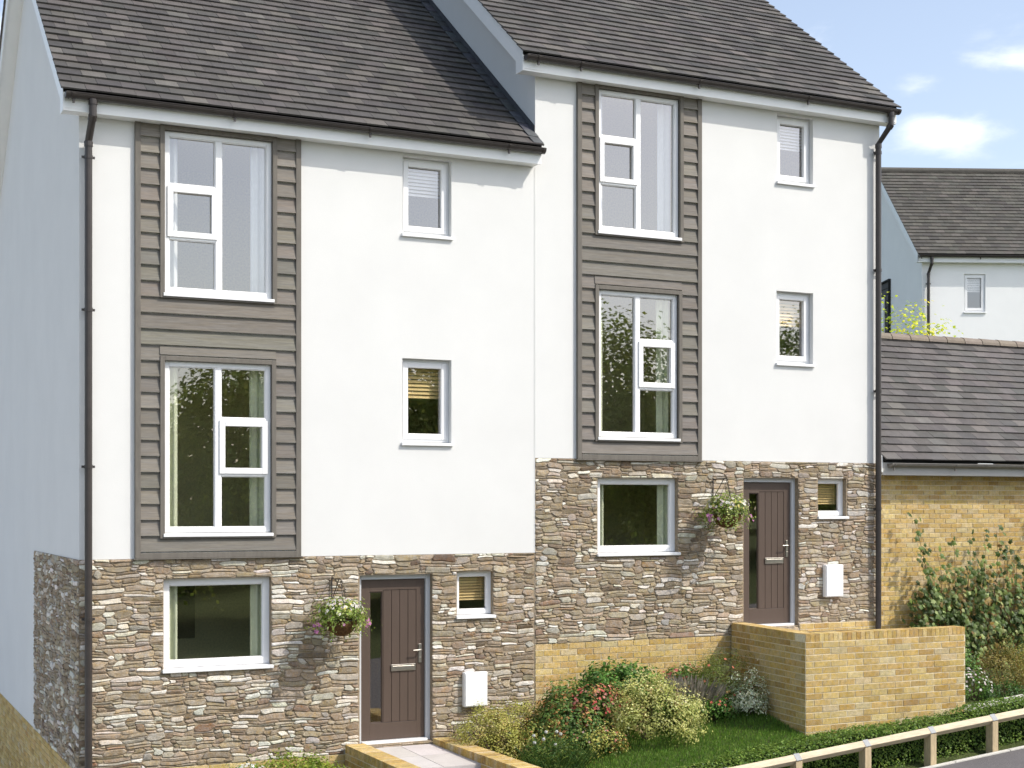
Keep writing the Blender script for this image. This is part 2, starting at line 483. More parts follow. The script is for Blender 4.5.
def downpipe(parent, x, pts, zend, clips, mat, r=.043, wall=0., axis='y'):
    mb = MB()
    mb.tube(pts + [(x, pts[-1][1], zend)], r, 12)
    # sockets at the offset bends
    for p, q in ((pts[0], pts[1]), (pts[1], pts[2]), (pts[2], (x, pts[2][1], pts[2][2] - .2))):
        a, b = Vector(p), Vector(q)
        d = (b - a).normalized()
        mb.tube([a + d * .0, a + d * .06], r + .007, 12)
    o = mb.build('downpipe', mat, parent, smooth=False)
    yp = pts[-1][1]
    for z in clips:
        c = MB()
        c.tube([(x, yp, z - .02), (x, yp, z + .02)], r + .006, 12)
        c.box(x - .075, x + .075, yp + .012, yp + .024, z - .014, z + .014)
        c.box(x - .018, x + .018, yp + .02, wall - .002, z - .012, z + .012)
        c.build('pipe_clip', mat, o)
    return o

def window(parent, x0, x1, z0, z1, style, yf, sill_y, blind=None, deep=.07, lbl=None, mapped=None):
    """white framed window in a recess: frame > sill, pane, blind"""
    f = MB(); g = MB()
    T = .080 if style == 'S' and x1 - x0 > .8 else .06
    zs = z0 + .05                                  # top of sill
    ya, yb = yf, yf + deep
    def ring(a, b, c, d, t, y0, y1):
        f.box(a, a + t, y0, y1, c, d); f.box(b - t, b, y0, y1, c, d)
        f.box(a + t, b - t, y0, y1, c, c + t); f.box(a + t, b - t, y0, y1, d - t, d)
    ring(x0, x1, zs, z1, T, ya, yb)
    yg = ya + deep * .55
    def lite(a, b, c, d, opener):
        if opener:
            ring(a - .022, b + .022, c - .022, d + .022, .07, ya - .018, ya - .002)
            a += .048; b -= .048; c += .048; d -= .048
            ring(a - .012, b + .012, c - .012, d + .012, .014, ya - .002, yg)
        else:
            ring(a - .001, b + .001, c - .001, d + .001, .012, ya + .012, yg)
        g.face([(a, yg, c), (b, yg, c), (b, yg, d), (a, yg, d)])
    if style in 'AB':
        xm = (x0 + x1) / 2; mw = .036
        f.box(xm - mw, xm + mw, ya, yb, zs + T, z1 - T)
        A0, A1, B0, B1 = x0 + T, xm - mw, xm + mw, x1 - T
        three, one = ((A0, A1), (B0, B1)) if style == 'A' else ((B0, B1), (A0, A1))
        za = zs + T; zb = z1 - T; h = zb - za
        t1 = za + h * .335; t2 = za + h * .675
        f.box(three[0], three[1], ya, yb, t1 - .025, t1 + .025); f.box(three[0], three[1], ya, yb, t2 - .025, t2 + .025)
        lite(three[0], three[1], za, t1 - .025, False); lite(three[0], three[1], t1 + .025, t2 - .025, True); lite(three[0], three[1], t2 + .025, zb, False)
        lite(one[0], one[1], za, zb, False)
    elif style == 'S':
        lite(x0 + T, x1 - T, zs + T, z1 - T, False)
    else:
        lite(x0 + T, x1 - T, zs + T, z1 - T, True)
    o = f.build('window', M['upvc'], parent, bevel=.004)
    g.build('pane', M['glass'], o)
    s = MB()
    s.hexa([(x0 - .018, sill_y, z0), (x1 + .018, sill_y, z0), (x1 + .018, yb, z0), (x0 - .018, yb, z0),
            (x0 - .018, sill_y, z0 + .038), (x1 + .018, sill_y, z0 + .038), (x1 + .018, yb, zs - .002), (x0 - .018, yb, zs - .002)])
    s.build('sill', M['upvc'], o, bevel=.004)
    if blind:
        b = MB()
        top = z1 - .05; n = 9; h = (z1 - z0) * (.40 if z1 - z0 > .8 else .55)
        for k in range(n):
            zz = top - (k + .5) * h / n
            hh = h / n * .40
            b.hexa([(x0 + .05, yb + .03, zz - hh), (x1 - .05, yb + .03, zz - hh), (x1 - .05, yb + .036, zz - hh), (x0 + .05, yb + .036, zz - hh),
                    (x0 + .05, yb + .052, zz + hh), (x1 - .05, yb + .052, zz + hh), (x1 - .05, yb + .058, zz + hh), (x0 + .05, yb + .058, zz + hh)])
        b.box(x0 + .05, x1 - .05, yb + .02, yb + .06, top - .002, top + .03)
        for q in (.2, .8):
            xx = x0 + (x1 - x0) * q
            b.box(xx - .004, xx + .004, yb + .022, yb + .025, top - h, top)
        b.build('blind', M[blind], o)
    return o

def curtain(name_lbl, x0, x1, z0, z1, y, mat, base):
    mb = MB(); n = 22
    w = x1 - x0
    vs = []
    for side in (0, .012):
        for k in range(n + 1):
            u = k / n
            yy = y + .022 * math.sin(u * w * 62) + .008 * math.sin(u * w * 23 + 1) + side
            for z in (z0, z1):
                vs.append((x0 + u * w - (x0 + w / 2), yy - y, z - z0))
    fs = []
    q = 2 * (n + 1)
    for k in range(n):
        fs.append((2 * k, 2 * k + 2, 2 * k + 3, 2 * k + 1)); fs.append((q + 2 * k, q + 2 * k + 1, q + 2 * k + 3, q + 2 * k + 2))
    fs += [(0, 1, q + 1, q), (2 * n, q + 2 * n, q + 2 * n + 1, 2 * n + 1)]
    mb.poly(vs, fs)
    o = mb.build('curtain', mat, loc=(base[0] + x0 + w / 2, y, base[2] + z0), smooth=True)
    return tag(o, name_lbl, 'curtain', 'curtains inside the windows')

# ------------------------------------------------------------------ the two terraced houses
PITCH = R(38); TP = math.tan(PITCH)
DEPTH = 8.6

def house(label, ox, oz, q):
    W = q['W']
    h = empty('terraced_house', (ox, 0, oz), label, 'house', 'white rendered terraced houses')
    zf0, zf1 = q['zf'], q['zf'] + .20
    zt = 2.38
    xl, xr = q['eave']
    front = lambda u, z, d: (u, -d, z)
    clad = q['clad']
    wins = [q['wt'], q['wm'], q['wl'], q['st'], q['sm'], q['sl'], q['door']]
    up = [q['wt'], q['wm'], q['st'], q['sm']]
    low = [q['wl'], q['sl'], q['door']]
    # --- rendered front wall
    mb = MB()
    holed(mb, 0, W, zt, zf0 + .04, up, front, .16)
    if q['shadow_bead']:
        mb.box(W - .012, W - .004, -.004, 0.002, zt, zf0)
    mb.build('rendered_wall', M['render'], h)
    # --- gable walls and rear wall
    zr = zf1 + (DEPTH / 2 + .27) * TP - .12
    ze = zf1 + .27 * TP - .12
    mb = MB()
    pent = lambda x: [(x, 0, -.09), (x, 0, ze), (x, DEPTH / 2, zr), (x, DEPTH, ze), (x, DEPTH, -.09)]
    mb.face(pent(0))
    mb.build('gable_wall', M['render'], h)
    mb = MB(); mb.face(pent(W)[::-1]); mb.build('gable_wall', M['render'], h)
    mb = MB(); mb.face([(0, DEPTH, -.09), (W, DEPTH, -.09), (W, DEPTH, ze), (0, DEPTH, ze)]); mb.build('rear_wall', M['render'], h)
    # --- stone storey
    mb = MB()
    zb = -.09
    holed(mb, 0, W, zb, zt, low, lambda u, z, d: (u, -d + .004, z), .19, mi=1, reveal_mi=1)
    mx_ = q['meter']
    rubble(mb, .0, W - (.012 if q['shadow_bead'] else 0), zb, zt, low + [(mx_[0] + .02, mx_[1] - .02, mx_[2] + .02, mx_[3] - .02)], lambda u, z, d: (u, -d + .004, z))
    if q['side_stone']:
        sd = lambda u, z, d: (-d - .004, u, z)
        mb.face([(-.004, 0, zb), (-.004, 0, zt), (-.004, 3.8, zt), (-.004, 3.8, zb)], mi=1)
        rubble(mb, -.012, 3.8, zb, zt, [], sd)
    mb.build('stone_cladding', [M['stone'], M['mortar']], h)
    # --- brick plinth
    mb = MB()
    mb.face([(0, .002, -3.6), (W, .002, -3.6), (W, .002, zb), (0, .002, zb)], mi=1)
    mb.face([(-.002, 0, -3.6), (-.002, 0, zb), (-.002, DEPTH, zb), (-.002, DEPTH, -3.6)], mi=1)
    mb.face([(W, .002, -3.6), (W, DEPTH, -3.6), (W, DEPTH, zb), (W, .002, zb)], mi=1)
    mb.face([(0, .0, zb), (W, .0, zb), (W, .12, zb), (0, .12, zb)], mi=1)
    bricks(mb, 0, W, -1.5, zb, lambda u, z, d: (u, -d, z), bw=.25, bh=.083)
    if not q['side_stone']:
        xd = q['door'][1] + .01
        mb.box(xd, W - .004, -.020, .0, zb, .032, mi=1)
        bricks(mb, xd, W - .004, zb, .032, lambda u, z, d: (u, -d - .0205, z), bw=.25, bh=.083)
    if q['side_stone']:
        bricks(mb, 0, DEPTH, -3.0, zb, lambda u, z, d: (-d - .004, u, z))
    mb.build('brick_plinth', [M['brick'], M['bmortar']], h)
    # --- weatherboard panel
    x0, x1, z0, z1 = clad
    mb = MB()
    ft = .065
    wcols = [(.186, .170, .146), (.168, .153, .132), (.208, .190, .164), (.176, .161, .139)]
    # backing sheet with window openings
    holed(mb, x0 + .01, x1 - .01, z0 + .01, z1, [q['wt'], q['wm']], lambda u, z, d: (u, -.012 - d, z), .02)
    n = int(round((z1 - z0 - ft) / .188)); st = (z1 - z0 - ft) / n
    sur = .055
    op = [(a - sur, b + sur, c - .02, d + sur) for a, b, c, d in (q['wt'], q['wm'])]
    def board(a, b, c, d, col):
        if d - c < .012: return
        # feather-edged board: thick at its lower edge
        k = (d - c) / st
        mb.hexa([(a, -.060, c + .014), (b, -.060, c + .014), (b, -.014, c + .014), (a, -.014, c + .014),
                 (a, -.060 + .040 * k, d + .006), (b, -.060 + .040 * k, d + .006), (b, -.014, d + .006), (a, -.014, d + .006)], col)
    for k in range(n):
        c = z0 + ft + k * st; d = c + st
        col = vary(random.choice(wcols), .08)
        cuts = [o for o in op if o[2] < d - .01 and o[3] > c + .01]
        if not cuts:
            board(x0 + ft, x1 - ft, c, d, col)
        else:
            o = cuts[0]
            board(x0 + ft, o[0], c, d, col); board(o[1], x1 - ft, c, d, vary(col, .05))
            if o[2] > c + .02: board(o[0], o[1], c, o[2], col)
            if o[3] < d - .02: board(o[0], o[1], o[3], d, col)
    cl = mb.build('weatherboard_panel', M['wood'], h)
    t = MB()
    t.box(x0, x0 + ft, -.066, .0, z0, z1); t.box(x1 - ft, x1, -.066, .0, z0, z1); t.box(x0 + ft, x1 - ft, -.066, 0, z0, z0 + ft)
    t.box(x0 - .02, x1 + .02, -.075, 0, z0 - .014, z0 - .001)
    t.build('edge_trim', M['trimwood'], cl, bevel=.004)
    for (a, b, c, d), o in zip((q['wt'], q['wm']), op):
        t = MB()
        dd = min(o[3], z1)
        t.box(o[0], a, -.072, .01, o[2], dd); t.box(b, o[1], -.072, .01, o[2], dd); t.box(a, b, -.072, .01, o[2], c - .002)
        if d + .01 < dd: t.box(a, b, -.072, .01, d, dd)
        t.build('window_surround', M['trimwood'], cl, bevel=.004)
    cl.scale = (1, .78, 1)
    # --- windows
    window(h, *q['wt'], 'A', .005, -.07)
    window(h, *q['wm'], 'B', .005, -.07)
    window(h, *q['wl'], 'S', .085, -.05)
    window(h, *q['st'], 'O', .095, -.04, 'wblind')
    window(h, *q['sm'], 'O', .095, -.04, 'blind')
    window(h, *q['sl'], 'S', .085, -.045, 'blind')
    # --- door
    x0, x1, z0, z1 = q['door']
    f = MB()
    f.box(x0, x0 + .05, .085, .175, z0, z1); f.box(x1 - .06, x1, .085, .175, z0, z1); f.box(x0 + .05, x1 - .06, .085, .175, z1 - .06, z1)
    fr = f.build('door_frame', M['frame_grey'], h, bevel=.003)
    f = MB(); f.box(x0 + .05, x1 - .06, .02, .175, z0 - .01, z0 + .03)
    f.build('threshold', M['upvc'], fr, bevel=.003)
    a0, a1, c0, c1 = x0 + .055, x1 - .065, z0 + .035, z1 - .065
    w = a1 - a0; hh = c1 - c0
    d = MB()
    y0, y1 = .118, .165
    gx0, gx1, gz0, gz1 = a0 + .14 * w, a0 + .335 * w, c0 + .105 * hh, c1 - .075 * hh
    d.box(a0, gx0, y0, y1, c0, c1); d.box(a0 + .87 * w, a1, y0, y1, c0, c1)
    d.box(gx0, a0 + .87 * w, y0, y1, c0, gz0); d.box(gx0, a0 + .87 * w, y0, y1, gz1 + .02, c1)
    d.box(gx0, gx1 + .012, y0, y1, gz1, gz1 + .02)
    d.box(gx1, gx1 + .012, y0, y1, gz0, gz1)
    d.box(gx1 + .012, a0 + .87 * w, y0 + .02, y1, gz0, gz1 + .02)
    pl0 = gx1 + .014; pw = (a0 + .87 * w - pl0) / 4
    for k in range(4):
        d.box(pl0 + k * pw + .003, pl0 + (k + 1) * pw - .003, y0 + .006, y0 + .0195, gz0 + .003, gz1 + .017)
    # bead round the glass strip
    for bx in ((gx0, gx0 + .012, gz0, gz1), (gx1 - .012, gx1 - .001, gz0, gz1), (gx0 + .012, gx1 - .012, gz0, gz0 + .012), (gx0 + .012, gx1 - .012, gz1 - .012, gz1 - .001)):
        d.box(bx[0], bx[1], y0 + .012, y1, bx[2], bx[3])
    door = d.build('front_door', M['door'], h, bevel=.002)
    g = MB(); g.face([(gx0 + .012, y0 + .02, gz0 + .012), (gx1 - .012, y0 + .02, gz0 + .012), (gx1 - .012, y0 + .02, gz1 - .012), (gx0 + .012, y0 + .02, gz1 - .012)])
    g.build('glass_strip', M['glass'], door)
    l = MB()
    lz = c0 + .445 * hh
    l.box(a0 + .47 * w, a0 + .855 * w, y0 - .012, y0 - .002, lz - .042, lz + .042); l.box(a0 + .49 * w, a0 + .835 * w, y0 - .018, y0 - .0125, lz - .028, lz + .022)
    l.build('letterplate', M['steel'], door, bevel=.004)
    k = MB()
    hx = a0 + .925 * w; hz = c0 + .53 * hh
    k.box(hx - .02, hx + .02, y0 - .014, y0 - .001, hz - .12, hz + .12)
    k.tube([(hx, y0 - .014, hz + .045), (hx, y0 - .06, hz + .045), (hx - .02, y0 - .066, hz + .045), (hx - .115, y0 - .066, hz + .043)], .009, 8)
    k.tube([(hx, y0 - .014, hz - .06), (hx, y0 - .022, hz - .06)], .013, 10)
    k.build('door_handle', M['steel'], door, bevel=.003)
    # --- meter box
    x0, x1, z0, z1 = q['meter']
    m = MB(); m.box(x0, x1, -.085, .0, z0, z1)
    mt = m.build('meter_box', M['meter'], h, bevel=.014)
    m = MB(); m.box(x0 + .012, x1 - .012, -.093, -.0852, z0 + .014, z1 - .014)
    m.build('cover', M['meter'], mt, bevel=.006)
    # --- roof
    ye = -.27; ztile = zf1 + .012
    pl = lambda y: ztile + (y - ye) * TP
    plr = lambda y: ztile + (DEPTH - ye - y) * TP
    yr = DEPTH / 2
    run = yr - ye
    mb = MB()
    slope_tiles(mb, xl - (.03 if q['verge_l'] else 0), xr + (.03 if q['verge_r'] else 0), ye, ztile, run, PITCH, tbl=q['tiles'])
    slope_tiles(mb, xl - (.03 if q['verge_l'] else 0), xr + (.03 if q['verge_r'] else 0), ye, ztile, run, PITCH, flip=yr, tbl=q['tiles'])
    rf = mb.build('roof', M['tile'], h)
    mb = MB()
    sheared(mb, xl + .005, xr - .005, ye + .05, yr, pl, -.05, -.012); sheared(mb, xl + .005, xr - .005, yr, DEPTH - ye - .05, plr, -.05, -.012)
    mb.build('roof_felt', M['under'], rf)
    mb = MB()
    x = xl - .03
    while x < xr:
        b = min(x + .44, xr + .03)
        n = 8; zc = pl(yr) - .03
        ring = lambda xx, r: [(xx, yr + r * math.cos(math.pi * k / n), zc + r * math.sin(math.pi * k / n)) for k in range(n + 1)]
        vs = ring(x, .125) + ring(b - .006, .118) + ring(x, .105) + ring(b - .006, .1)
        m = n + 1
        fs = [(k, k + 1, m + k + 1, m + k) for k in range(n)] + [(k, 2 * m + k, 2 * m + k + 1, k + 1) for k in range(n)]
        mb.poly(vs, fs, vary((.085, .08, .076), .1))
        x = b
    mb.build('ridge', M['tile'], rf)
    # eaves boards
    mb = MB()
    mb.box(xl + (.0225 if q['verge_l'] else 0), xr - (.0225 if q['verge_r'] else 0), -.2, -.18, zf0, zf1 - .008)
    mb.build('fascia', M['barge'], h)
    mb = MB(); mb.box(xl + .0225, xr - .0225, -.18, -.002, zf0 + .004, zf0 + .016); mb.build('soffit', M['barge'], h)
    mb = MB(); mb.box(xl, xr, DEPTH + .18, DEPTH + .2, zf0, zf1 - .008); mb.build('fascia', M['barge'], h)
    mb = MB(); mb.box(xl, xr, DEPTH + .002, DEPTH + .18, zf0 + .004, zf0 + .016); mb.build('soffit', M['barge'], h)
    # verge boards
    for on, xo, xw in ((q['verge_l'], xl, 0), (q['verge_r'], xr, W)):
        if not on: continue
        s = -1 if xo < xw else 1
        a, b = sorted((xo, xo - s * .022))
        for (ya, yb, p) in ((-.206, yr, pl), (yr, DEPTH + .206, plr)):
            mb = MB(); sheared(mb, a, b, ya, yb, p, -.252, .004)
            bb = mb.build('bargeboard', M['barge'], h)
            c, d = sorted((xw - s * .0, xo - s * .022))
            mb = MB(); sheared(mb, c, d, ya, yb, p, -.235, -.222)
            mb.build('verge_soffit', M['barge'], bb)
        bot = zf0 - .004
        for ya, yb, p in ((-.2035, 0, pl), (DEPTH, DEPTH + .2035, plr)):
            mb = MB()
            tri = [(ya, bot), (yb, bot), (yb, p(yb) - .2515), (ya, p(ya) - .2515)]
            vs = [(a + .001, y, z) for y, z in tri] + [(b - .001, y, z) for y, z in tri]
            mb.hexa(vs)
            mb.build('box_end', M['barge'], h)
    # rainwater goods
    gutter(h, xl + .03 if q['verge_l'] else xl, xr - .01 if q['verge_r'] else xr, -.262, zf1 - .016, .058, q['marks'], M['gutter'])
    px = q['pipe']
    downpipe(h, px, [(px + q['pipe_dx'], -.262, zf1 - .06), (px + q['pipe_dx'], -.262, zf1 - .24), (px, -.085, zf1 - .50)], -1.2, [7.0, 5.25, 3.45, 1.7], M['gutter'])
    # flashing against the higher neighbour
    if q['flash']:
        mb = MB()
        sheared(mb, W - .15, W - .002, -.22, yr, pl, .034, .042); sheared(mb, W - .010, W - .002, .0, yr, pl, .04, .13)
        s = 0
        while s * .2 < run / math.cos(PITCH) - .2:
            y = ye + s * .2 * math.cos(PITCH)
            c = vary((1, 1, 1), .25)
            yb = y + .2 * math.cos(PITCH)
            za, zb2 = pl(y), pl(yb)
            o = .044 + .004 * (s % 2)
            mb.hexa([(W - .15, y, za + o), (W - .004, y, za + o), (W - .004, yb, zb2 + o - .006), (W - .15, yb, zb2 + o - .006),
                     (W - .15, y, za + o + .004), (W - .004, y, za + o + .004), (W - .004, yb, zb2 + o - .002), (W - .15, yb, zb2 + o - .002)], c)
            s += 1
        mb.build('flashing', M['lead'], rf)
    # rooms behind the glass
    mb = MB()
    for a, b in ((.0, 2.42), (2.52, 5.0), (5.1, zf0 + .02)):
        xa, xb, yb = .12, W - .12, 2.3
        mb.face([(xa, .195, a), (xb, .195, a), (xb, yb, a), (xa, yb, a)], mi=1)
        mb.face([(xa, .195, b), (xb, .195, b), (xb, yb, b), (xa, yb, b)])
        mb.face([(xa, yb, a), (xb, yb, a), (xb, yb, b), (xa, yb, b)])
        mb.face([(xa, .195, a), (xa, yb, a), (xa, yb, b), (xa, .195, b)]); mb.face([(xb, .195, a), (xb, yb, a), (xb, yb, b), (xb, .195, b)])
        mb.face([(3.05, .195, a), (3.05, yb, a), (3.05, yb, b), (3.05, .195, b)])
    mb.build('room', [M['room'], M['floor']], h)
    # hanging basket bracket on the wall
    bx, bz = q['basket']
    k = MB()
    k.box(bx - .007, bx + .007, -.034, -.022, bz - .30, bz + .02)
    k.tube([(bx, -.034, bz), (bx, -.37, bz + .012)], .007, 6); k.tube([(bx, -.034, bz - .27), (bx, -.30, bz + .008)], .006, 6)
    k.tube([(bx, -.37, bz + .012), (bx, -.385, bz + .0), (bx, -.378, bz - .018), (bx, -.362, bz - .02)], .006, 6)
    k.build('basket_bracket', M['iron'], h)
    return h

H1 = dict(W=5.855, zf=7.48, eave=(-.21, 5.85), clad=(.627, 2.632, 2.385, 7.50), wt=(.971, 2.274, 5.468, 7.425), wm=(.971, 2.262, 2.634, 4.712), wl=(.966, 2.270, 1.03, 2.137),
          st=(3.98, 4.652, 6.418, 7.44), sm=(3.976, 4.652, 3.766, 4.875), sl=(4.73, 5.25, 1.54, 2.148), door=(3.405, 4.39, .0, 2.13), meter=(4.80, 5.128, .402, .851),
          shadow_bead=True, side_stone=True, verge_l=True, verge_r=False, flash=True, tiles=TILES, marks=[-.1, 1.75, 3.45, 5.35], pipe=.092, pipe_dx=.02, basket=(3.03, 2.095))
H2 = dict(W=5.755, zf=7.425, eave=(-.285, 5.90), clad=(.615, 2.583, 2.372, 7.445), wt=(.937, 2.226, 5.42, 7.385), wm=(.937, 2.205, 2.634, 4.672), wl=(.945, 2.222, 1.06, 2.127),
          st=(3.895, 4.534, 6.382, 7.39), sm=(3.885, 4.534, 3.766, 4.845), sl=(4.624, 5.140, 1.55, 2.14), door=(3.318, 4.272, .01, 2.145), meter=(4.70, 5.022, .41, .882),
          shadow_bead=False, side_stone=False, verge_l=True, verge_r=True, flash=False, tiles=TILES, marks=[-.08, .55, 2.4, 4.25], pipe=5.665, pipe_dx=.09, basket=(2.78, 2.115))
O1 = (0, 0, 0); O2 = (5.857, 0, 1.255)
house('white house on the left, set lower, with a brick flanked path to its door', O1[0], O1[2], H1)
house('right hand white house standing higher up the slope behind the yellow brick porch wall', O2[0], O2[2], H2)

# curtains: things hanging behind the glass
for q, O, hn in ((H1, O1, 'lower house'), (H2, O2, 'higher house')):
    for key, what, mt in (('wt', 'top floor tall window', 'wcurtain'), ('wm', 'middle floor tall window', 'curtain'), ('wl', 'wide ground floor window', 'curtain')):
        a, b, c, d = q[key]
        col = 'white' if mt == 'wcurtain' else 'pale green'
        curtain(f'{col} curtain at the left edge of the {hn} {what}', a + (.09 if key != 'wl' else .11), a + .21, c - .06, d + .03, .22, M[mt], O)
        curtain(f'{col} curtain at the right edge of the {hn} {what}', b - .20, b - .02, c - .06, d + .03, .22, M[mt], O)
# furniture glimpsed in the lower house's ground floor room
t = empty('sofa', (1.85, 1.75, .02), 'dark brown sofa dimly seen through the ground floor window of the lower left house', 'sofa')
mb = MB(); mb.box(-.95, .95, -.4, .4, .08, .45); mb.build('seat', M['sofa'], t, bevel=.05)
mb = MB(); mb.box(-.95, .95, -.42, -.2, .08, .98); mb.build('backrest', M['sofa'], t, bevel=.06)
for sx in (-1, 1):
    mb = MB(); mb.box(min(sx * .96, sx * 1.12), max(sx * .96, sx * 1.12), -.42, .4, .02, .66); mb.build('armrest', M['sofa'], t, bevel=.05)
mb = MB(); mb.box(-.22, .22, -.02, 0, -.5, .5)
tag(mb.build('wall_hanging', M['sofa'], loc=(1.65, 2.29, 1.72), bevel=.005), 'reddish brown hanging on the back wall inside the lower ground floor room', 'wall hanging')

# ------------------------------------------------------------------ foliage helpers
def blob_dirs(n=9):
    return [(Vector((random.gauss(0, 1), random.gauss(0, 1), random.gauss(0, 1))).normalized(), uni(.1, .38)) for _ in range(n)]
def leaf(mb, p, n, s, col, w=.34, fold=.18):
    a = n.cross(Vector((rnd() - .5, rnd() - .5, rnd() - .5)))
    if a.length < 1e-4: a = n.orthogonal()
    a.normalize(); b = n.cross(a)
    q = p
    mb.poly([q - a * s * .5, q + b * s * w - n * s * fold * .3, q + a * s * .5 - n * s * fold, q - b * s * w - n * s * fold * .3, q + n * s * fold * .2],
            [(0, 4, 1), (1, 4, 2), (2, 4, 3), (3, 4, 0)] if s > .05 else [(0, 3, 2, 1)], col)

def crown(mb, cen, rad, nclump, nleaf, size, cols, spread=.1, shell=.6, up=.35, low=-.6, w=.34, lumps=None, cvar=.16):
    """leaf clumps through the volume of a lumpy ellipsoid"""
    cen = Vector(cen)
    lob = lumps or blob_dirs()
    for _ in range(nclump):
        while True:
            d = Vector((random.gauss(0, 1), random.gauss(0, 1), random.gauss(0, 1))).normalized()
            if d.z > low: break
        k = 1 + sum(a * max(0, d.dot(v)) ** 5 for v, a in lob) - .12
        r = k * (shell + (1 - shell) * rnd() ** .6)
        c = cen + Vector((d.x * rad[0] * r, d.y * rad[1] * r, d.z * rad[2] * r))
        col0 = vary(pick(cols), cvar)
        for _ in range(nleaf):
            o = Vector((random.gauss(0, 1), random.gauss(0, 1), random.gauss(0, 1))) * spread
            nn = (d * .7 + o.normalized() * .7 + Vector((uni(-.6, .6), uni(-.6, .6), up + uni(-.3, .6)))).normalized()
            leaf(mb, c + o, nn, size * uni(.7, 1.3), vary(col0, .14), w)

def flower(mb, p, n, s, col, eye=None, petals=5):
    a = n.orthogonal().normalized(); b = n.cross(a)
    ph = rnd() * 6.28
    for k in range(petals):
        t0 = ph + 6.283 * k / petals; dt = 3.14 / petals * .95
        u = a * math.cos(t0) + b * math.sin(t0)
        u1 = a * math.cos(t0 - dt) + b * math.sin(t0 - dt); u2 = a * math.cos(t0 + dt) + b * math.sin(t0 + dt)
        mb.face([p, p + u1 * s * .75 + n * s * .1, p + u * s + n * s * .02, p + u2 * s * .75 + n * s * .1], vary(col, .08))
    if eye:
        mb.face([p + n * s * .12 + (a * math.cos(6.283 * k / 6) + b * math.sin(6.283 * k / 6)) * s * .25 for k in range(6)], eye)

def flowers_on(mb, cen, rad, n, s, cols, eye=None, low=-.1, k=1.06):
    cen = Vector(cen)
    for _ in range(n):
        while True:
            d = Vector((random.gauss(0, 1), random.gauss(0, 1), random.gauss(0, 1))).normalized()
            if d.z > low: break
        p = cen + Vector((d.x * rad[0], d.y * rad[1], d.z * rad[2])) * uni(k - .08, k + .08)
        flower(mb, p, (d + Vector((uni(-.4, .4), uni(-.6, .1), uni(-.1, .5)))).normalized(), s * uni(.75, 1.2), pick(cols), eye)

def stems(mb, base, cen, rad, n=7, r=.008):
    base = Vector(base); cen = Vector(cen)
    for k in range(n):
        d = Vector((random.gauss(0, 1), random.gauss(0, 1), abs(random.gauss(0, 1)) + .3)).normalized()
        e = cen + Vector((d.x * rad[0], d.y * rad[1], d.z * rad[2])) * .85
        m = (base + e) / 2 + Vector((uni(-.04, .04), uni(-.04, .04), .05))
        mb.tube([base + Vector((uni(-.04, .04), uni(-.04, .04), 0)), m, e], [r, r * .7, r * .35], 5)

def bush(name, label, cat, base, cen, rad, nclump, nleaf, size, cols, fl=None, group=None, spread=.05, w=.34, shell=.6, low=-.55, up=.35):
    t = empty(name, base, label, cat, group)
    b = Vector(base)
    c = Vector(cen) - b
    mb = MB(); crown(mb, c, rad, nclump, nleaf, size, cols, spread, shell, up, low, w); mb.build('foliage', M['leaf'], t)
    mb = MB(); stems(mb, (0, 0, -.05), c, rad); mb.build('stem', M['bark'], t)
    if fl:
        mb = MB(); flowers_on(mb, c, rad, *fl); mb.build('blossom', M['petal'], t)
    return t

OLIVE = [((0.244, 0.244, 0.067), 40), ((0.305, 0.305, 0.098), 25), ((0.159, 0.159, 0.049), 18), ((0.244, 0.183, 0.085), 10), ((0.366, 0.354, 0.171), 8)]
GREEN = [((0.063, 0.140, 0.031), 40), ((0.098, 0.196, 0.042), 30), ((0.042, 0.091, 0.022), 20), ((0.140, 0.238, 0.070), 8)]
GREEN2 = [((.035, .085, .02), 40), ((.055, .12, .03), 30), ((.02, .05, .012), 20)]
REDTIP = [((0.062, 0.119, 0.031), 40), ((0.112, 0.163, 0.044), 25), ((0.275, 0.138, 0.062), 14), ((0.037, 0.069, 0.020), 15), ((0.375, 0.188, 0.100), 5)]
YELLOWG = [((0.284, 0.304, 0.115), 40), ((0.378, 0.392, 0.162), 25), ((0.176, 0.189, 0.068), 22), ((0.216, 0.162, 0.081), 7), ((0.486, 0.486, 0.284), 10)]
BRIGHT = [((0.124, 0.174, 0.019), 40), ((0.074, 0.124, 0.015), 25), ((0.174, 0.205, 0.037), 20)]
FEATHER = [((0.091, 0.130, 0.026), 40), ((0.130, 0.169, 0.039), 30), ((0.058, 0.085, 0.019), 20)]

GROUPB = 'shrubs planted in the front garden bed'
def gp(x, y): return (x, y, garden(x, y) - .01)
bush('heather_shrub', 'olive green and buff heathery shrub growing beside the right path wall of the lower house', 'shrub', gp(4.98, -.72), (4.96, -.55, .0), (.50, .44, .44), 270, 26, .026, OLIVE, None, GROUPB, .042)
bush('heather_shrub', 'small olive shrub tight against the stone wall below the white meter box', 'shrub', gp(5.40, -.36), (5.40, -.36, .14), (.46, .28, .38), 170, 26, .026, OLIVE, None, GROUPB, .042)
bush('leafy_shrub', 'leafy green shrub with bronze red tips left of the big yellow green bush', 'shrub', gp(5.95, -.75), (5.98, -.75, .20), (.52, .45, .36), 190, 18, .05, REDTIP, None, GROUPB, .055)
bush('bronze_shrub', 'low bronze tipped shrub in front of the brick plinth near the house joint', 'shrub', gp(6.15, -.42), (6.15, -.40, .34), (.42, .3, .30), 120, 18, .05, REDTIP, None, GROUPB, .055)
bush('laurel_shrub', 'glossy mid green shrub at the back of the bed against the brick plinth', 'shrub', gp(6.95, -.42), (6.92, -.38, .54), (.66, .30, .33), 170, 16, .062, GREEN, None, GROUPB, .06)
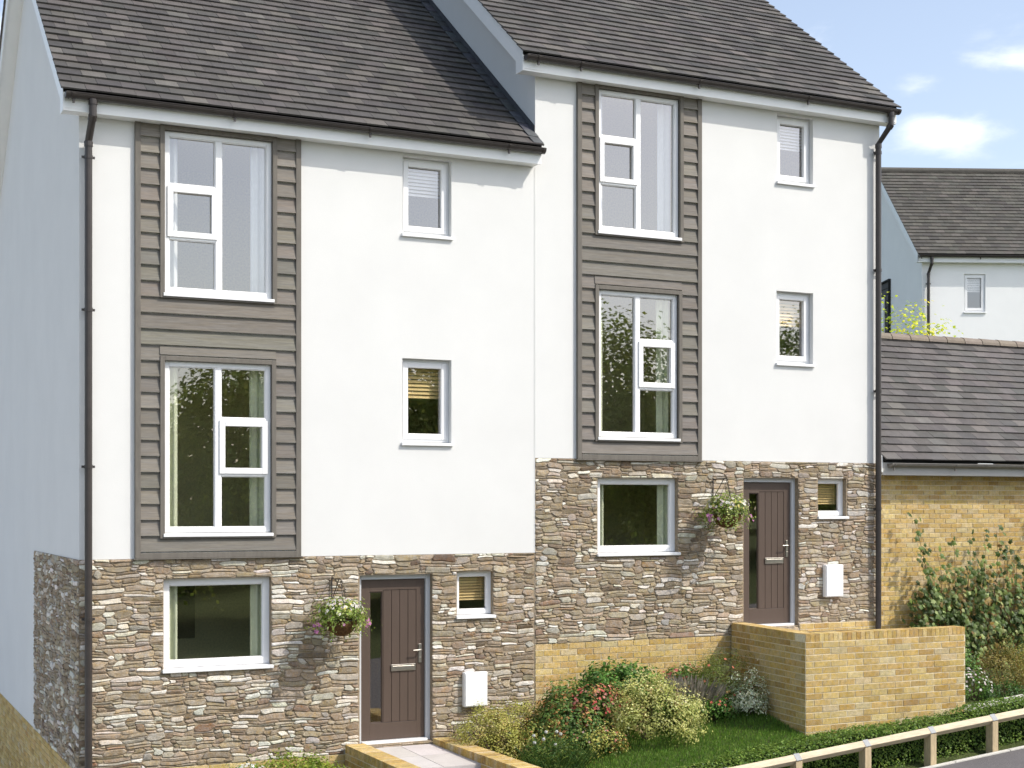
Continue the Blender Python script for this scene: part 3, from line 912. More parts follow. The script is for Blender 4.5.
bush('flowering_shrub', 'shrub covered with small bright red flowers between the glossy and yellow green shrubs', 'shrub', gp(6.42, -.66), (6.42, -.68, .36), (.40, .32, .30), 110, 18, .04, REDTIP,
     (190, .022, [((.55, .10, .09), 3), ((.58, .24, .20), 2)], None, .0), GROUPB, .05)
bush('spindle_shrub', 'large rounded yellow green bush at the front of the bed beside the lawn', 'shrub', gp(6.95, -1.02), (6.98, -1.00, .30), (.66, .50, .42), 420, 26, .030, YELLOWG, None, GROUPB, .05)
bush('feathery_shrub', 'feathery green shrub with orange red blooms in the shade of the porch wall', 'shrub', gp(8.32, -.62), (8.30, -.58, .54), (.38, .36, .42), 260, 26, .030, FEATHER,
     (26, .023, [((.55, .18, .10), 2), ((.60, .38, .16), 1)], None, -.3), GROUPB, .06, .14)
bush('pale_flower_shrub', 'low green plant with yellow and orange red flowers in front of the feathery shrub', 'flower plant', gp(8.12, -.88), (8.10, -.88, .30), (.22, .2, .16), 60, 18, .035, GREEN,
     (34, .026, [((.62, .14, .10), 2), ((.60, .48, .18), 2)], None, -.1), GROUPB, .05)
bush('silver_shrub', 'silvery white leaved shrub in the corner at the foot of the porch wall', 'shrub', gp(8.62, -.95), (8.60, -.95, .40), (.27, .26, .27), 150, 18, .032, [((.50, .53, .50), 30), ((.62, .64, .60), 20), ((.16, .20, .12), 22), ((.30, .34, .26), 15)], None, GROUPB, .05)
bush('flowering_shrub', 'small red flowered plant behind the lavender against the brick plinth', 'shrub', gp(8.02, -.22), (8.02, -.22, .60), (.3, .18, .22), 70, 18, .036, GREEN,
     (70, .021, [((.55, .13, .12), 3), ((.60, .45, .25), 1)], None, .0), GROUPB, .05)

def spikes(mb, base, rx, ry, n, h, w, cbot, ctop, lean=.35, headlen=.35, hw=2.2):
    for _ in range(n):
        r = rnd() ** .5; t = rnd() * 6.283
        p = Vector((base[0] + rx * .4 * r * math.cos(t), base[1] + ry * .4 * r * math.sin(t), base[2]))
        dv = Vector((math.cos(t) * lean * r, math.sin(t) * lean * r, 1)).normalized()
        hh = h * uni(.65, 1.08)
        sd = dv.cross(Vector((rnd() - .5, rnd() - .5, .1))).normalized()
        sd2 = dv.cross(sd)
        q1 = p + dv * hh * (1 - headlen); q2 = p + dv * hh + Vector((0, 0, -.02 * r))
        c0, c1 = vary(pick(cbot), .15), vary(pick(ctop), .15)
        mb.face([p - sd * w * .5, p + sd * w * .5, q1 + sd * w * .35, q1 - sd * w * .35], c0)
        for s_ in (sd, sd2):
            mb.face([q1 - s_ * w * hw * .4, q1 + s_ * w * hw * .4, (q1 + q2) / 2 + s_ * w * hw * .5, q2, (q1 + q2) / 2 - s_ * w * hw * .5], c1)

bush('ground_cover_plant', 'low mixed green plant filling the bed between lavender and the yellow green bush', 'shrub', gp(7.55, -.85), (7.55, -.85, .28), (.36, .24, .20), 110, 18, .034, GREEN + YELLOWG, (30, .016, [((.60, .5, .45), 1), ((.5, .2, .2), 1)], None, .0), GROUPB, .06)
bush('ground_cover_plant', 'low bronze and green plant along the lawn edge before the red tipped shrub', 'shrub', gp(6.15, -1.15), (6.15, -1.15, .02), (.42, .26, .22), 130, 18, .032, REDTIP + OLIVE, (30, .015, [((.6, .42, .36), 1), ((.5, .2, .15), 1)], None, .0), GROUPB, .06)
bush('ground_cover_plant', 'low olive plant filling the bed between the heathery shrubs and red tipped shrub', 'shrub', gp(5.62, -.75), (5.62, -.75, .02), (.36, .30, .30), 120, 20, .03, OLIVE + REDTIP, None, GROUPB, .06)
t = empty('lavender', gp(7.82, -.62), 'grey lilac lavender clump between the yellow green bush and the feathery shrub', 'lavender', GROUPB)
mb = MB(); spikes(mb, (0, 0, 0), .75, .6, 520, .60, .008, [((.10, .12, .07), 2), ((.16, .17, .11), 1)], [((.21, .195, .20), 2), ((.15, .145, .15), 2), ((.29, .27, .27), 1)], .7, .3, 2.8)
mb.build('flower_spike', M['leaf'], t); t.children[-1]['kind'] = 'stuff'
mb = MB(); crown(mb, (0, 0, .16), (.30, .24, .16), 90, 16, .035, [((.12, .15, .09), 2), ((.18, .20, .14), 1)], .05, w=.12); mb.build('foliage', M['leaf'], t)

t = empty('pompom_plant', gp(5.5, -1.32), 'dark green grassy clump with round white pompom flowers beside the lawn', 'flower plant', GROUPB)
mb = MB(); crown(mb, (0, 0, .16), (.44, .34, .24), 150, 22, .05, FEATHER + GREEN2, .06, .5, .6, -.5, .09); spikes(mb, (0, 0, 0), .85, .75, 260, .44, .009, [((.035, .065, .02), 3), ((.06, .10, .03), 2)], [((.045, .08, .022), 3), ((.075, .12, .035), 2)], .95, .5, 1.2)
mb.build('foliage', M['leaf'], t)
pom = MB()
for dx, dy, dz in ((-.26, .12, .44), (-.16, .05, .40), (-.05, .2, .46), (.02, .05, .48), (-.32, -.02, .38), (-.1, -.15, .36), (.10, .1, .44)):
    for _ in range(40):
        d = Vector((random.gauss(0, 1), random.gauss(0, 1), random.gauss(0, 1))).normalized()
        flower(pom, Vector((dx, dy, dz)) + d * .019, d, .010, (.66, .66, .63), None, 4)
    pom.tube([(dx * .4, dy * .4, .0), (dx * .9, dy * .9, dz * .6), (dx, dy, dz - .02)], .004, 4, (.06, .1, .03))
pom.build('blossom', M['petal'], t)

# planting left of the lower house's path
t = bush('variegated_plant', 'bright yellow green low plant left of the small brick path wall', 'shrub', gp(2.45, -.72), (2.45, -.66, -.27), (.54, .46, .32), 230, 18, .04, [((.15, .20, .03), 40), ((.09, .14, .022), 25), ((.22, .25, .06), 20)], None, GROUPB, .05)
bush('white_flower_plant', 'low plant with clustered white and lilac flowers at the foot of the stone wall', 'flower plant', gp(1.86, -.5), (1.90, -.42, -.26), (.26, .24, .20), 50, 14, .035, GREEN,
     (70, .026, [((.72, .72, .70), 4), ((.45, .33, .55), 1)], None, .0), GROUPB, .05)

# ------------------------------------------------------------------ hanging baskets
def hanging_basket(label, loc):
    t = empty('hanging_basket', loc, label, 'hanging basket', 'flower baskets hanging beside the front doors')
    mb = MB()
    n = 20; rows = 7; r = .195
    vs = []
    for j in range(rows + 1):
        a = math.pi / 2 * j / rows
        for k in range(n):
            ph = 6.283 * k / n
            rr = r * math.cos(a) * (1 + uni(-.03, .03)) + .002
            vs.append((rr * math.cos(ph), rr * math.sin(ph), -.20 * math.sin(a)))
    fs = [(j * n + k, j * n + (k + 1) % n, (j + 1) * n + (k + 1) % n, (j + 1) * n + k) for j in range(rows) for k in range(n)]
    fs.append(tuple(range(n)))
    mb.poly(vs, fs); mb.build('liner', M['coir'], t, smooth=True)
    mb = MB()
    top = Vector((0, .0, .46))
    for k in range(3):
        ph = 6.283 * k / 3 + .5
        mb.tube([(r * math.cos(ph), r * math.sin(ph), 0), top], .0035, 5)
    ring = [(r * 1.02 * math.cos(6.283 * k / 20), r * 1.02 * math.sin(6.283 * k / 20), 0) for k in range(21)]
    mb.tube(ring, .006, 5)
    mb.build('chain', M['iron'], t)
    BG = [((.11, .16, .03), 30), ((.17, .22, .05), 25), ((.06, .09, .018), 20), ((.27, .31, .13), 14)]
    mb = MB()
    crown(mb, (0, 0, .06), (.26, .25, .17), 95, 13, .040, BG, .055, .5, .4, -.1)
    crown(mb, (0, 0, .0), (.34, .31, .12), 42, 11, .034, BG, .065, .85, .2, -.9)
    for _ in range(44):                                   # trailing strands
        ph = rnd() * 6.283; rr = uni(.23, .37); l = uni(.08, .30)
        for q in range(10):
            p = Vector((rr * math.cos(ph), rr * math.sin(ph), .06 - l * q / 9)) + Vector((uni(-.02, .02), uni(-.02, .02), 0))
            leaf(mb, p, Vector((math.cos(ph), math.sin(ph), uni(-.2, .8))).normalized(), .034, vary(pick(BG), .15))
    mb.build('foliage', M['leaf'], t)
    mb = MB()
    flowers_on(mb, (0, 0, .07), (.27, .26, .17), 84, .026, [((.72, .71, .68), 7), ((.68, .62, .22), 3), ((.66, .56, .60), 3)], (.55, .42, .05), .05, 1.12)
    flowers_on(mb, (0, 0, -.03), (.29, .29, .16), 14, .026, [((.52, .26, .40), 3), ((.52, .24, .28), 2)], None, -.7, 1.08)
    for sx in (-1, 1):
        for _ in range(4):
            flower(mb, Vector((sx * uni(.29, .37), uni(-.12, .04), uni(-.14, .0))), Vector((sx * .3, -1, .3)).normalized(), uni(.02, .034), (.48, .18, .37))
    mb.build('blossom', M['petal'], t)
    return t
hanging_basket('hanging basket of yellow, white and pink flowers beside the lower house door', (H1['basket'][0], -.372, 1.615))
hanging_basket('hanging basket of white and yellow flowers in front of the higher house stone wall', (O2[0] + H2['basket'][0], -.372, O2[2] + 1.635))

# ------------------------------------------------------------------ lower house path, its two low walls
mb = MB()
mb.hexa([(3.44, -1.45, -.5), (4.44, -1.45, -.5), (4.40, -.005, -.5), (3.42, -.005, -.5), (3.44, -1.45, -.075), (4.44, -1.45, -.075), (4.40, -.005, -.045), (3.42, -.005, -.045)], (.8, .8, .82))
mb.hexa([(3.44, -3.05, -.9), (4.44, -3.05, -.9), (4.44, -1.46, -.9), (3.44, -1.46, -.9), (3.44, -3.05, -.34), (4.44, -3.05, -.34), (4.44, -1.46, -.24), (3.44, -1.46, -.24)], (.75, .75, .77))
for (a, b, c, d) in ((3.45, 3.93, -.71, -.03), (3.94, 4.40, -.71, -.03), (3.45, 3.93, -1.43, -.72), (3.94, 4.42, -1.43, -.72)):
    z = lambda y: -.045 + (y + .005) * .0208
    mb.hexa([(a, c, z(c) - .01), (b, c, z(c) - .01), (b, d, z(d) - .01), (a, d, z(d) - .01), (a, c, z(c) + .006), (b, c, z(c) + .006), (b, d, z(d) + .006), (a, d, z(d) + .006)], vary((1, 1, 1), .06))
tag(mb.build('path', M['paving']), kind='structure')

def low_wall(label, pts_in, pts_out, ztop, zbot):
    """two plan corners at the house, two at the street end: inner face and outer face"""
    (ax, ay), (bx, by) = pts_in; (cx, cy), (dx, dy) = pts_out
    t = empty('garden_wall', ((ax + cx) / 2, (ay + by) / 2, zbot), label, 'garden wall', 'low brick walls either side of the path')
    t_off = Vector(t.location)
    def L(p): return (p[0] - t_off.x, p[1] - t_off.y, p[2] - t_off.z)
    cz = .105
    mb = MB()
    zt = ztop - cz
    e = .004
    q = [(ax, ay), (bx, by), (dx, dy), (cx, cy)]
    mb.hexa([L((x, y, zbot)) for x, y in q] + [L((x, y, zt)) for x, y in q], (1, 1, 1), 1)
    for (p0, p1) in (((ax, ay), (bx, by)), ((cx, cy), (dx, dy)), ((bx, by), (dx, dy))):
        P0, P1 = Vector((*p0, 0)), Vector((*p1, 0))
        dd = (P1 - P0); Ln = dd.length; dd /= Ln
        nn = Vector((dd.y, -dd.x, 0))
        mid = (P0 + P1) / 2; c = Vector(((ax + dx) / 2, (ay + dy) / 2, 0))
        if nn.dot(mid - c) < 0: nn = -nn
        bricks(mb, 0, Ln, zbot, zt, lambda u, z, d, P0=P0, dd=dd, nn=nn: L((P0.x + dd.x * u + nn.x * d, P0.y + dd.y * u + nn.y * d, z)))
    mb.build('brickwork', [M['brick'], M['bmortar']], t)
    mb = MB()
    wv = Vector((cx - ax, cy - ay, 0)); wid = wv.length; wv /= wid
    coping(mb, L((ax, ay, 0)), L((bx, by, 0)), wid, zt + .004 - t_off.z, ztop - t_off.z, wv)
    mb.build('coping', [M['brick'], M['bmortar']], t)
    return t
low_wall('low yellow brick wall on the left side of the lower house path', ((3.45, -.04), (3.47, -2.9)), ((3.20, -.04), (3.215, -2.9)), .032, -.95)
low_wall('low yellow brick wall between the lower house path and the shrub bed', ((4.375, -.04), (4.45, -2.55)), ((4.62, -.04), (4.68, -2.55)), .034, -.95)

# ------------------------------------------------------------------ higher house raised entrance
t = empty('porch_wall', (8.86, -1.0, -.3), 'yellow brick retaining wall with soldier coping round the higher house entrance', 'brick wall')
PL = [(8.945, -.03), (8.762, -1.975), (11.43, -1.99)]
zt = 1.345
lo = lambda p, z: (p[0] - 8.86, p[1] + 1.0, z + .3)
def inset(p, q, w, sgn):
    d = Vector((q[0] - p[0], q[1] - p[1], 0)).normalized(); n = Vector((-d.y, d.x, 0)) * sgn
    return n * w
mb = MB()
ww = .225
n1 = inset(PL[0], PL[1], 1, 1); n2 = inset(PL[1], PL[2], 1, 1)   # towards the landing
zc = zt - .105
corner_in = (PL[1][0] + ww + .02, PL[1][1] + ww)
q1 = [PL[0], PL[1], corner_in, (PL[0][0] + ww, PL[0][1])]
q2 = [PL[1], PL[2], (PL[2][0], PL[2][1] + ww), corner_in]
for qq in (q1, q2):
    mb.hexa([lo(p, -.3) for p in qq] + [lo(p, zc) for p in qq], (1, 1, 1), 1)
def along(p, q, outward):
    P0 = Vector((*p, 0)); dd = Vector((q[0] - p[0], q[1] - p[1], 0)); Ln = dd.length; dd /= Ln
    o = Vector((*outward, 0))
    return Ln, (lambda u, z, d: lo((P0.x + dd.x * u + o.x * d, P0.y + dd.y * u + o.y * d), z))
for p, q, o in ((PL[0], PL[1], (-1, .09)), (PL[1], PL[2], (0, -1)), (PL[2], (PL[2][0], PL[2][1] + ww), (1, 0)),
                ((PL[0][0] + ww, PL[0][1]), corner_in, (1, 0)), (corner_in, (PL[2][0], PL[2][1] + ww), (0, 1))):
    Ln, f = along(p, q, o)
    bricks(mb, 0, Ln, -.3, zc, f, bw=.265, bh=.083)
mb.build('brickwork', [M['brick'], M['bmortar']], t)
mb = MB()
coping(mb, lo(PL[1], 0)[:2] + (0,), lo(PL[2], 0)[:2] + (0,), ww, zc + .004 + .3, zt + .3, (0, 1, 0))
a = (PL[1][0] + .02, PL[1][1] + ww + .004)
coping(mb, lo(PL[0], 0)[:2] + (0,), lo(a, 0)[:2] + (0,), ww, zc + .004 + .3, zt + .3, (1, 0, 0))
mb.build('coping', [M['brick'], M['bmortar']], t)
mb = MB()
mb.box(9.17, 11.60, -1.77, -.04, .05, 1.09, (.8, .8, .8))
for i in range(4):
    for j in range(3):
        mb.box(9.175 + i * .605, 9.175 + i * .605 + .598, -1.765 + j * .575, -1.765 + j * .575 + .568, 1.08, 1.12, vary((1, 1, 1), .06))
tag(mb.build('landing_path', M['paving']), kind='structure')

# ------------------------------------------------------------------ lawn
mb = MB()
GR = [((0.075, 0.149, 0.024), 40), ((0.105, 0.187, 0.033), 25), ((0.053, 0.113, 0.018), 20), ((0.149, 0.209, 0.045), 8)]
def blade(X, Y, h):
    z = ground(X, Y)
    a = rnd() * 6.283; l = uni(.1, .7) * h
    dx, dy = math.cos(a), math.sin(a)
    w = uni(.0025, .005)
    col = vary(pick(GR), .2)
    lx, ly = uni(-1, 1) * l, uni(-1, 1) * l
    mb.face([(X - dx * w, Y - dy * w, z - .005), (X + dx * w, Y + dy * w, z - .005), (X + lx * .4 + dx * w * .7, Y + ly * .4 + dy * w * .7, z + h * .6), (X + lx, Y + ly, z + h)], col)
for _ in range(42000):
    X = uni(4.75, 8.92); Y = uni(-2.4, -.25)
    if X > 8.93 + (Y + .03) * .094 - .02: continue
    blade(X, Y, uni(.02, .055))
for _ in range(7000):
    X = uni(.2, 3.2); Y = uni(-2.4, -.1); blade(X, Y, uni(.02, .05))
tag(mb.build('lawn_grass', M['leaf']), 'mown green grass of the small front lawn', 'grass', kind='stuff')

# ------------------------------------------------------------------ hedge, fence
def rail_z(X): return .185 + .09 * (X - 9.92)
hx0, hx1 = 5.4, 15.2
t = empty('hedge', (10, -2.6, ground(10, -2.6)), 'low clipped dark green box hedge running behind the timber knee rail', 'hedge')
hb = Vector(t.location)
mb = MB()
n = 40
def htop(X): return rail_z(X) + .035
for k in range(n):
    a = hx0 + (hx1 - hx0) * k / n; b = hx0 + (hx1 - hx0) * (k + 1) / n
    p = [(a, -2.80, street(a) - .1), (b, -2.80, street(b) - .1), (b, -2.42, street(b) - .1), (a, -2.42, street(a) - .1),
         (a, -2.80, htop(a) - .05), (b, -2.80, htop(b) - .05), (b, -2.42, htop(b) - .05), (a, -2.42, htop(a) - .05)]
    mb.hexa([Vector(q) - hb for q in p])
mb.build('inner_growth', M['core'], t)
mb = MB()
HG = [((0.075, 0.132, 0.025), 40), ((0.115, 0.184, 0.034), 28), ((0.046, 0.086, 0.018), 22), ((0.172, 0.230, 0.057), 10)]
lump = [(uni(hx0, hx1), uni(.15, .5), uni(-.022, .03)) for _ in range(60)]
def hl(X): return sum(a * math.exp(-((X - c) / w) ** 2) for c, w, a in lump)
for _ in range(34000):
    X = uni(hx0, hx1)
    zt_, zb_ = htop(X) + hl(X), street(X) - .04
    r = rnd()
    if r < .45:
        Y = uni(-2.88, -2.34); e = min(abs(Y + 2.88), abs(Y + 2.34)); z = zt_ - (.03 if e < .04 else 0) + random.gauss(0, .014); nn = Vector((0, 0, 1))
    elif r < .85:
        Y = -2.86 + random.gauss(0, .016) + hl(X + 3) * .6; z = uni(zb_, zt_); nn = Vector((0, -1, .2))
        if rnd() < .3 and z < zb_ + .2: continue
    else:
        Y = -2.36 + random.gauss(0, .016); z = uni(zb_ + .1, zt_); nn = Vector((0, 1, .2))
    nn = (nn + Vector((uni(-.8, .8), uni(-.8, .8), uni(-.5, .8)))).normalized()
    leaf(mb, Vector((X, Y, z)) - hb, nn, uni(.022, .04), vary(pick(HG), .18), .36)
mb.build('foliage', M['leaf'], t)

fx = [5.785, 6.82, 7.85, 8.886, 9.915, 10.94, 11.97, 13.0, 14.03, 15.06]
t = empty('knee_rail_fence', (8.9, -3.0, street(8.9)), 'pale timber knee rail fence along the tarmac edge in front of the hedge', 'fence')
fb = Vector(t.location)
RR = .064
for a, b in zip(fx[:-1], fx[1:]):
    mb = MB()
    a2, b2 = a + .004, b - .004
    vs = []
    for X in (a2, b2):
        z = rail_z(X) - .03
        vs += [Vector((X, -3.0, z + RR)) - fb, Vector((X, -3.0 - RR, z)) - fb, Vector((X, -3.0, z - RR)) - fb, Vector((X, -3.0 + RR, z)) - fb]
    mb.poly(vs, [(0, 1, 5, 4), (1, 2, 6, 5), (2, 3, 7, 6), (3, 0, 4, 7), (0, 3, 2, 1), (4, 5, 6, 7)])
    mb.build('rail', M['fence'], t, bevel=.006)
for X in fx:
    mb = MB()
    z0, z1 = street(X) - .3, rail_z(X) - .03 - .02
    w = .048
    top = rail_z(X) - .03
    p = [Vector(v) - fb for v in [(X - w, -3.0 - .062, z0), (X + w, -3.0 - .062, z0), (X + w, -3.0 + .062, z0), (X - w, -3.0 + .062, z0),
         (X - w, -3.0 - .062, top - .014), (X + w, -3.0 - .062, top - .014), (X + w, -3.0 + .062, top - .014), (X - w, -3.0 + .062, top - .014)]]
    # V notch that carries the diamond rail
    e1 = [Vector(v) - fb for v in [(X - w, -3.0, top - RR - .004), (X + w, -3.0, top - RR - .004)]]
    vs = p + e1
    mb.poly(vs, [(3, 2, 1, 0), (0, 1, 5, 4), (2, 3, 7, 6), (4, 5, 9, 8), (8, 9, 6, 7), (0, 4, 8, 7, 3), (1, 2, 6, 9, 5)])
    po = mb.build('post', M['post'], t, bevel=.004)
    mb = MB()
    s = RR + .005
    for (dy0, dz0, dy1, dz1) in ((0, s, -s * 1.0, 0), (0, s, s * 1.0, 0)):
        q = []
        for XX in (X - .04, X + .04):
            z = rail_z(XX) - .03
            q.append([Vector((XX, -3.0 + dy0, z + dz0)) - fb, Vector((XX, -3.0 + dy1, z + dz1)) - fb])
        mb.face([q[0][0], q[0][1], q[1][1], q[1][0]])
        mb.face([q[0][0] - Vector((0, 0, .004)), q[1][0] - Vector((0, 0, .004)), q[1][1] - Vector((0, 0, .004)), q[0][1] - Vector((0, 0, .004))])
    mb.build('strap', M['strap'], po)

# pale kerb at the foot of the right hand bed
mb = MB()
x = 11.46
while x < 18:
    a, b = x + .003, x + .912
    z = lambda X: .150 + .095 * (X - 11.9)
    mb.hexa([(a, -1.58, -.3), (b, -1.58, -.3), (b, -1.43, -.3), (a, -1.43, -.3), (a, -1.58, z(a) + .015), (b, -1.58, z(b) + .015), (b, -1.43, z(b) + .015), (a, -1.43, z(a) + .015)])
    x += .915
tag(mb.build('kerb', M['concrete'], bevel=.008), kind='structure')

# ------------------------------------------------------------------ garage on the right
GX0, GX1, GY0, GY1 = 11.97, 19.0, .6, 5.7
t = empty('garage', (GX0, GY0, .1), 'yellow brick garage with dark slate roof joined to the right of the higher house', 'garage')
gl = lambda x, y, z: (x - GX0, y - GY0, z - .1)
mb = MB()
def gface(pts, mi=1): mb.face([gl(*p) for p in pts], mi=mi)
gface([(GX0 - .35, GY0, -1), (GX1, GY0, -1), (GX1, GY0, 3.52), (GX0 - .35, GY0, 3.52)])
gface([(GX1, GY1, -1), (GX0 - .35, GY1, -1), (GX0 - .35, GY1, 3.52), (GX1, GY1, 3.52)])
for X in (GX0 - .35, GX1):
    gface([(X, GY0, -1), (X, GY1, -1), (X, GY1, 3.52), (X, 3.15, 5.8), (X, GY0, 3.52)])
bricks(mb, GX0 - .35, GX1, -.4, 3.47, lambda u, z, d: gl(u, GY0 - d - .002, z), off=.1)
mb.build('brick_wall', [M['brick'], M['bmortar']], t)
mb = MB()
gye, gze = .22, 3.69
P2 = R(38)
slope_tiles(mb, GX0 - .05 - GX0, GX1 + .1 - GX0, gye - GY0, gze - .1, 3.15 - gye, P2, .2, .30, tbl=TILES2)
slope_tiles(mb, GX0 - .05 - GX0, GX1 + .1 - GX0, gye - GY0, gze - .1, 3.15 - gye, P2, .2, .30, flip=3.15 - GY0, tbl=TILES2)
rf = mb.build('roof', M['tile'], t)
mb = MB()
pg = lambda y: gze - .1 + (y + GY0 - gye) * math.tan(P2)
pgr = lambda y: gze - .1 + (6.3 - gye - GY0 - y) * math.tan(P2)
sheared(mb, -.02, GX1 - GX0, gye - GY0 + .05, 3.15 - GY0, pg, -.06, -.012); sheared(mb, -.02, GX1 - GX0, 3.15 - GY0, 6.3 - gye - GY0 - .05, pgr, -.06, -.012)
mb.build('roof_felt', M['under'], rf)
mb = MB()
x = -.05
while x < GX1 - GX0:
    b = x + .42; n = 8; zc = pg(3.15 - GY0) - .03; yr = 3.15 - GY0
    ring = lambda xx, r: [(xx, yr + r * math.cos(math.pi * k / n), zc + r * math.sin(math.pi * k / n)) for k in range(n + 1)]
    vs = ring(x, .125) + ring(b - .008, .117) + ring(x, .105) + ring(b - .008, .1); m = n + 1
    mb.poly(vs, [(k, k + 1, m + k + 1, m + k) for k in range(n)] + [(k, 2 * m + k, 2 * m + k + 1, k + 1) for k in range(n)], vary((.20, .165, .135), .1))
    x = b
mb.build('ridge', M['tile'], rf)
mb = MB(); mb.box(-.04, GX1 - GX0, .3 - GY0, .32 - GY0, 3.47 - .1, 3.66 - .1); mb.box(-.04, GX1 - GX0, .32 - GY0, -.002, 3.474 - .1, 3.486 - .1)
mb.build('fascia', M['gfascia'], t)
mb = MB(); sheared(mb, -.062, -.041, .3 - GY0, 3.15 - GY0, pg, -.24, .002); sheared(mb, -.062, -.041, 3.15 - GY0, 6.0 - GY0, pgr, -.24, .002)
mb.build('bargeboard', M['barge'], t)
gutter(t, .06, GX1 - GX0, .245 - GY0, 3.645 - .1, .052, [.13, 1.35, 2.9, 4.4], M['ggutter'])

# climbing plant on the garage wall
t = empty('climbing_plant', (13.6, .5, .15), 'dark green climbing plant with pale edged leaves spreading over the yellow brick garage wall', 'climber')
cb = Vector(t.location)
IV = [((0.060, 0.096, 0.026), 40), ((0.036, 0.060, 0.017), 32), ((0.102, 0.144, 0.042), 16), ((0.240, 0.288, 0.132), 10), ((0.144, 0.096, 0.036), 6)]
mb = MB(); st = MB()
def ivy_leaf(p, n, s):
    a = n.cross(Vector((uni(-1, 1), uni(-.3, .3), uni(-1, 1)))).normalized(); b = n.cross(a)
    col = vary(pick(IV), .2)
    ol = [(-.5, 0), (-.38, .34), (-.05, .30), (.12, .52), (.24, .22), (.62, 0), (.24, -.22), (.12, -.52), (-.05, -.30), (-.38, -.34)]
    vs = [p + a * u * s + b * v * s - n * s * .25 * (u * u + v * v) for u, v in ol] + [p + n * s * .05]
    mb.poly(vs, [(k, (k + 1) % 10, 10) for k in range(10)], col)
shoots = [(13.35, 12.50, 2.80), (13.45, 12.62, 2.35), (13.5, 12.95, 2.25), (13.5, 13.28, 2.45), (13.6, 13.62, 2.50), (13.8, 13.95, 2.52), (14.0, 14.25, 2.60), (14.2, 14.5, 2.42),
          (13.3, 12.62, 1.65), (13.2, 12.50, 1.35), (14.3, 14.75, 2.2), (14.6, 15.05, 2.65), (14.9, 15.3, 2.9), (13.9, 13.8, 2.15), (14.0, 14.4, 1.9)]
for sx, ex, ez in shoots:
    pts = []
    mx = sx + uni(-.12, .12)
    for k in range(12):
        q = k / 11
        pts.append(Vector((sx + (ex - sx) * q ** 1.3 + .09 * math.sin(q * 5 + sx * 3) * q, .46 - .10 * math.sin(q * 3.0) - .10 * q * (rnd() < .9), .1 + (ez - .1) * q)))
    st.tube([p - cb for p in pts], [.012 * (1 - k / 14) for k in range(12)], 5)
    for k in range(3, 12):
        for _ in range(6 if k < 10 else 3):
            p = pts[k] + Vector((uni(-.09, .09), uni(-.10, .04), uni(-.09, .09)))
            ivy_leaf(p - cb, Vector((uni(-.5, .6), -1, uni(-.1, .9))).normalized(), uni(.065, .115))
def dens(X, z):
    top = 2.05 - .8 * max(0, 12.95 - X) * 1.5 + .12 * math.sin(X * 5.1) + .1 * math.sin(X * 11.3)
    if 14.35 < X < 14.75: top -= .45
    if X < 12.55: return 0
    return 1 if z < top - .55 else max(0, (top - z) / .55) * .8
cl = [(uni(12.45, 15.6), uni(.12, 2.15)) for _ in range(430)]
for X, z in cl:
    if rnd() > dens(X, z): continue
    for _ in range(6):
        p = Vector((X + random.gauss(0, .07), uni(.20, .52) - .03, z + random.gauss(0, .07)))
        ivy_leaf(p - cb, Vector((uni(-.5, .6), -1, uni(-.1, .9))).normalized(), uni(.065, .12))
mb.build('foliage', M['leaf'], t); st.build('stem', M['bark'], t)

GROUPR = 'plants in the bed below the garage wall'
bush('green_shrub', 'small leafy green shrub just right of the porch wall end', 'shrub', (12.62, -.55, .12), (12.62, -.52, .50), (.28, .30, .36), 90, 16, .055, GREEN, None, GROUPR, .055)
bush('white_flower_plant', 'sprawling plant with tiny white flowers beside the pale kerb right of the porch wall', 'flower plant', (12.42, -1.1, .12), (12.42, -1.08, .34), (.30, .24, .28), 60, 14, .03, GREEN,
     (120, .020, [((.70, .68, .64), 5), ((.55, .45, .45), 1)], None, -.2), GROUPR, .06)
bush('bronze_shrub', 'ochre and bronze feathery shrub below the climber on the garage wall', 'shrub', (13.35, -.7, .12), (13.35, -.68, .48), (.52, .36, .46), 210, 24, .032, [((.17, .14, .045), 30), ((.22, .19, .07), 20), ((.11, .10, .03), 20), ((.15, .10, .045), 10)], None, GROUPR, .06, .22)
bush('green_shrub', 'green and buff shrub at the right edge of the picture above the kerb', 'shrub', (14.3, -.7, .15), (14.3, -.68, .52), (.48, .38, .40), 150, 20, .036, OLIVE, None, GROUPR, .06)
bush('ground_cover_plant', 'dark low green plant behind the pale kerb under the ochre shrub', 'shrub', (12.95, -1.15, .12), (12.95, -1.15, .24), (.42, .22, .18), 70, 16, .035, GREEN2, None, GROUPR, .05)

# ------------------------------------------------------------------ house in the background
BA = R(-22.7)
t = empty('distant_house', (25.62, 14.95, 2.40), 'white house with a dark tiled roof standing beyond the garage roof', 'house', rz=BA)
BW, BD, BP = 8.0, 7.4, R(39.5)
bt = math.tan(BP)
mb = MB()
win = (1.22, 1.84, 6.08, 7.20)
holed(mb, 0, BW, -2.5, 7.6, [win], lambda u, z, d: (u, -d, z), .12)
mb.build('rendered_wall', M['render_bright'], t)
zr = 7.70 + (BD / 2 + .27) * bt - .12; ze = 7.7 + .27 * bt - .12
for X in (0, BW):
    mb = MB(); mb.face([(X, 0, -2.5), (X, 0, ze), (X, BD / 2, zr), (X, BD, ze), (X, BD, -2.5)]); mb.build('gable_wall', M['render_bright'], t)
mb = MB(); mb.face([(0, BD, -2.5), (BW, BD, -2.5), (BW, BD, ze), (0, BD, ze)]); mb.build('rear_wall', M['render'], t)
mb = MB()
slope_tiles(mb, -.21, BW + .2, -.27, 7.71, BD / 2 + .27, BP, .2, .28, tbl=TILES3); slope_tiles(mb, -.21, BW + .2, -.27, 7.71, BD / 2 + .27, BP, .2, .28, flip=BD / 2, tbl=TILES3)
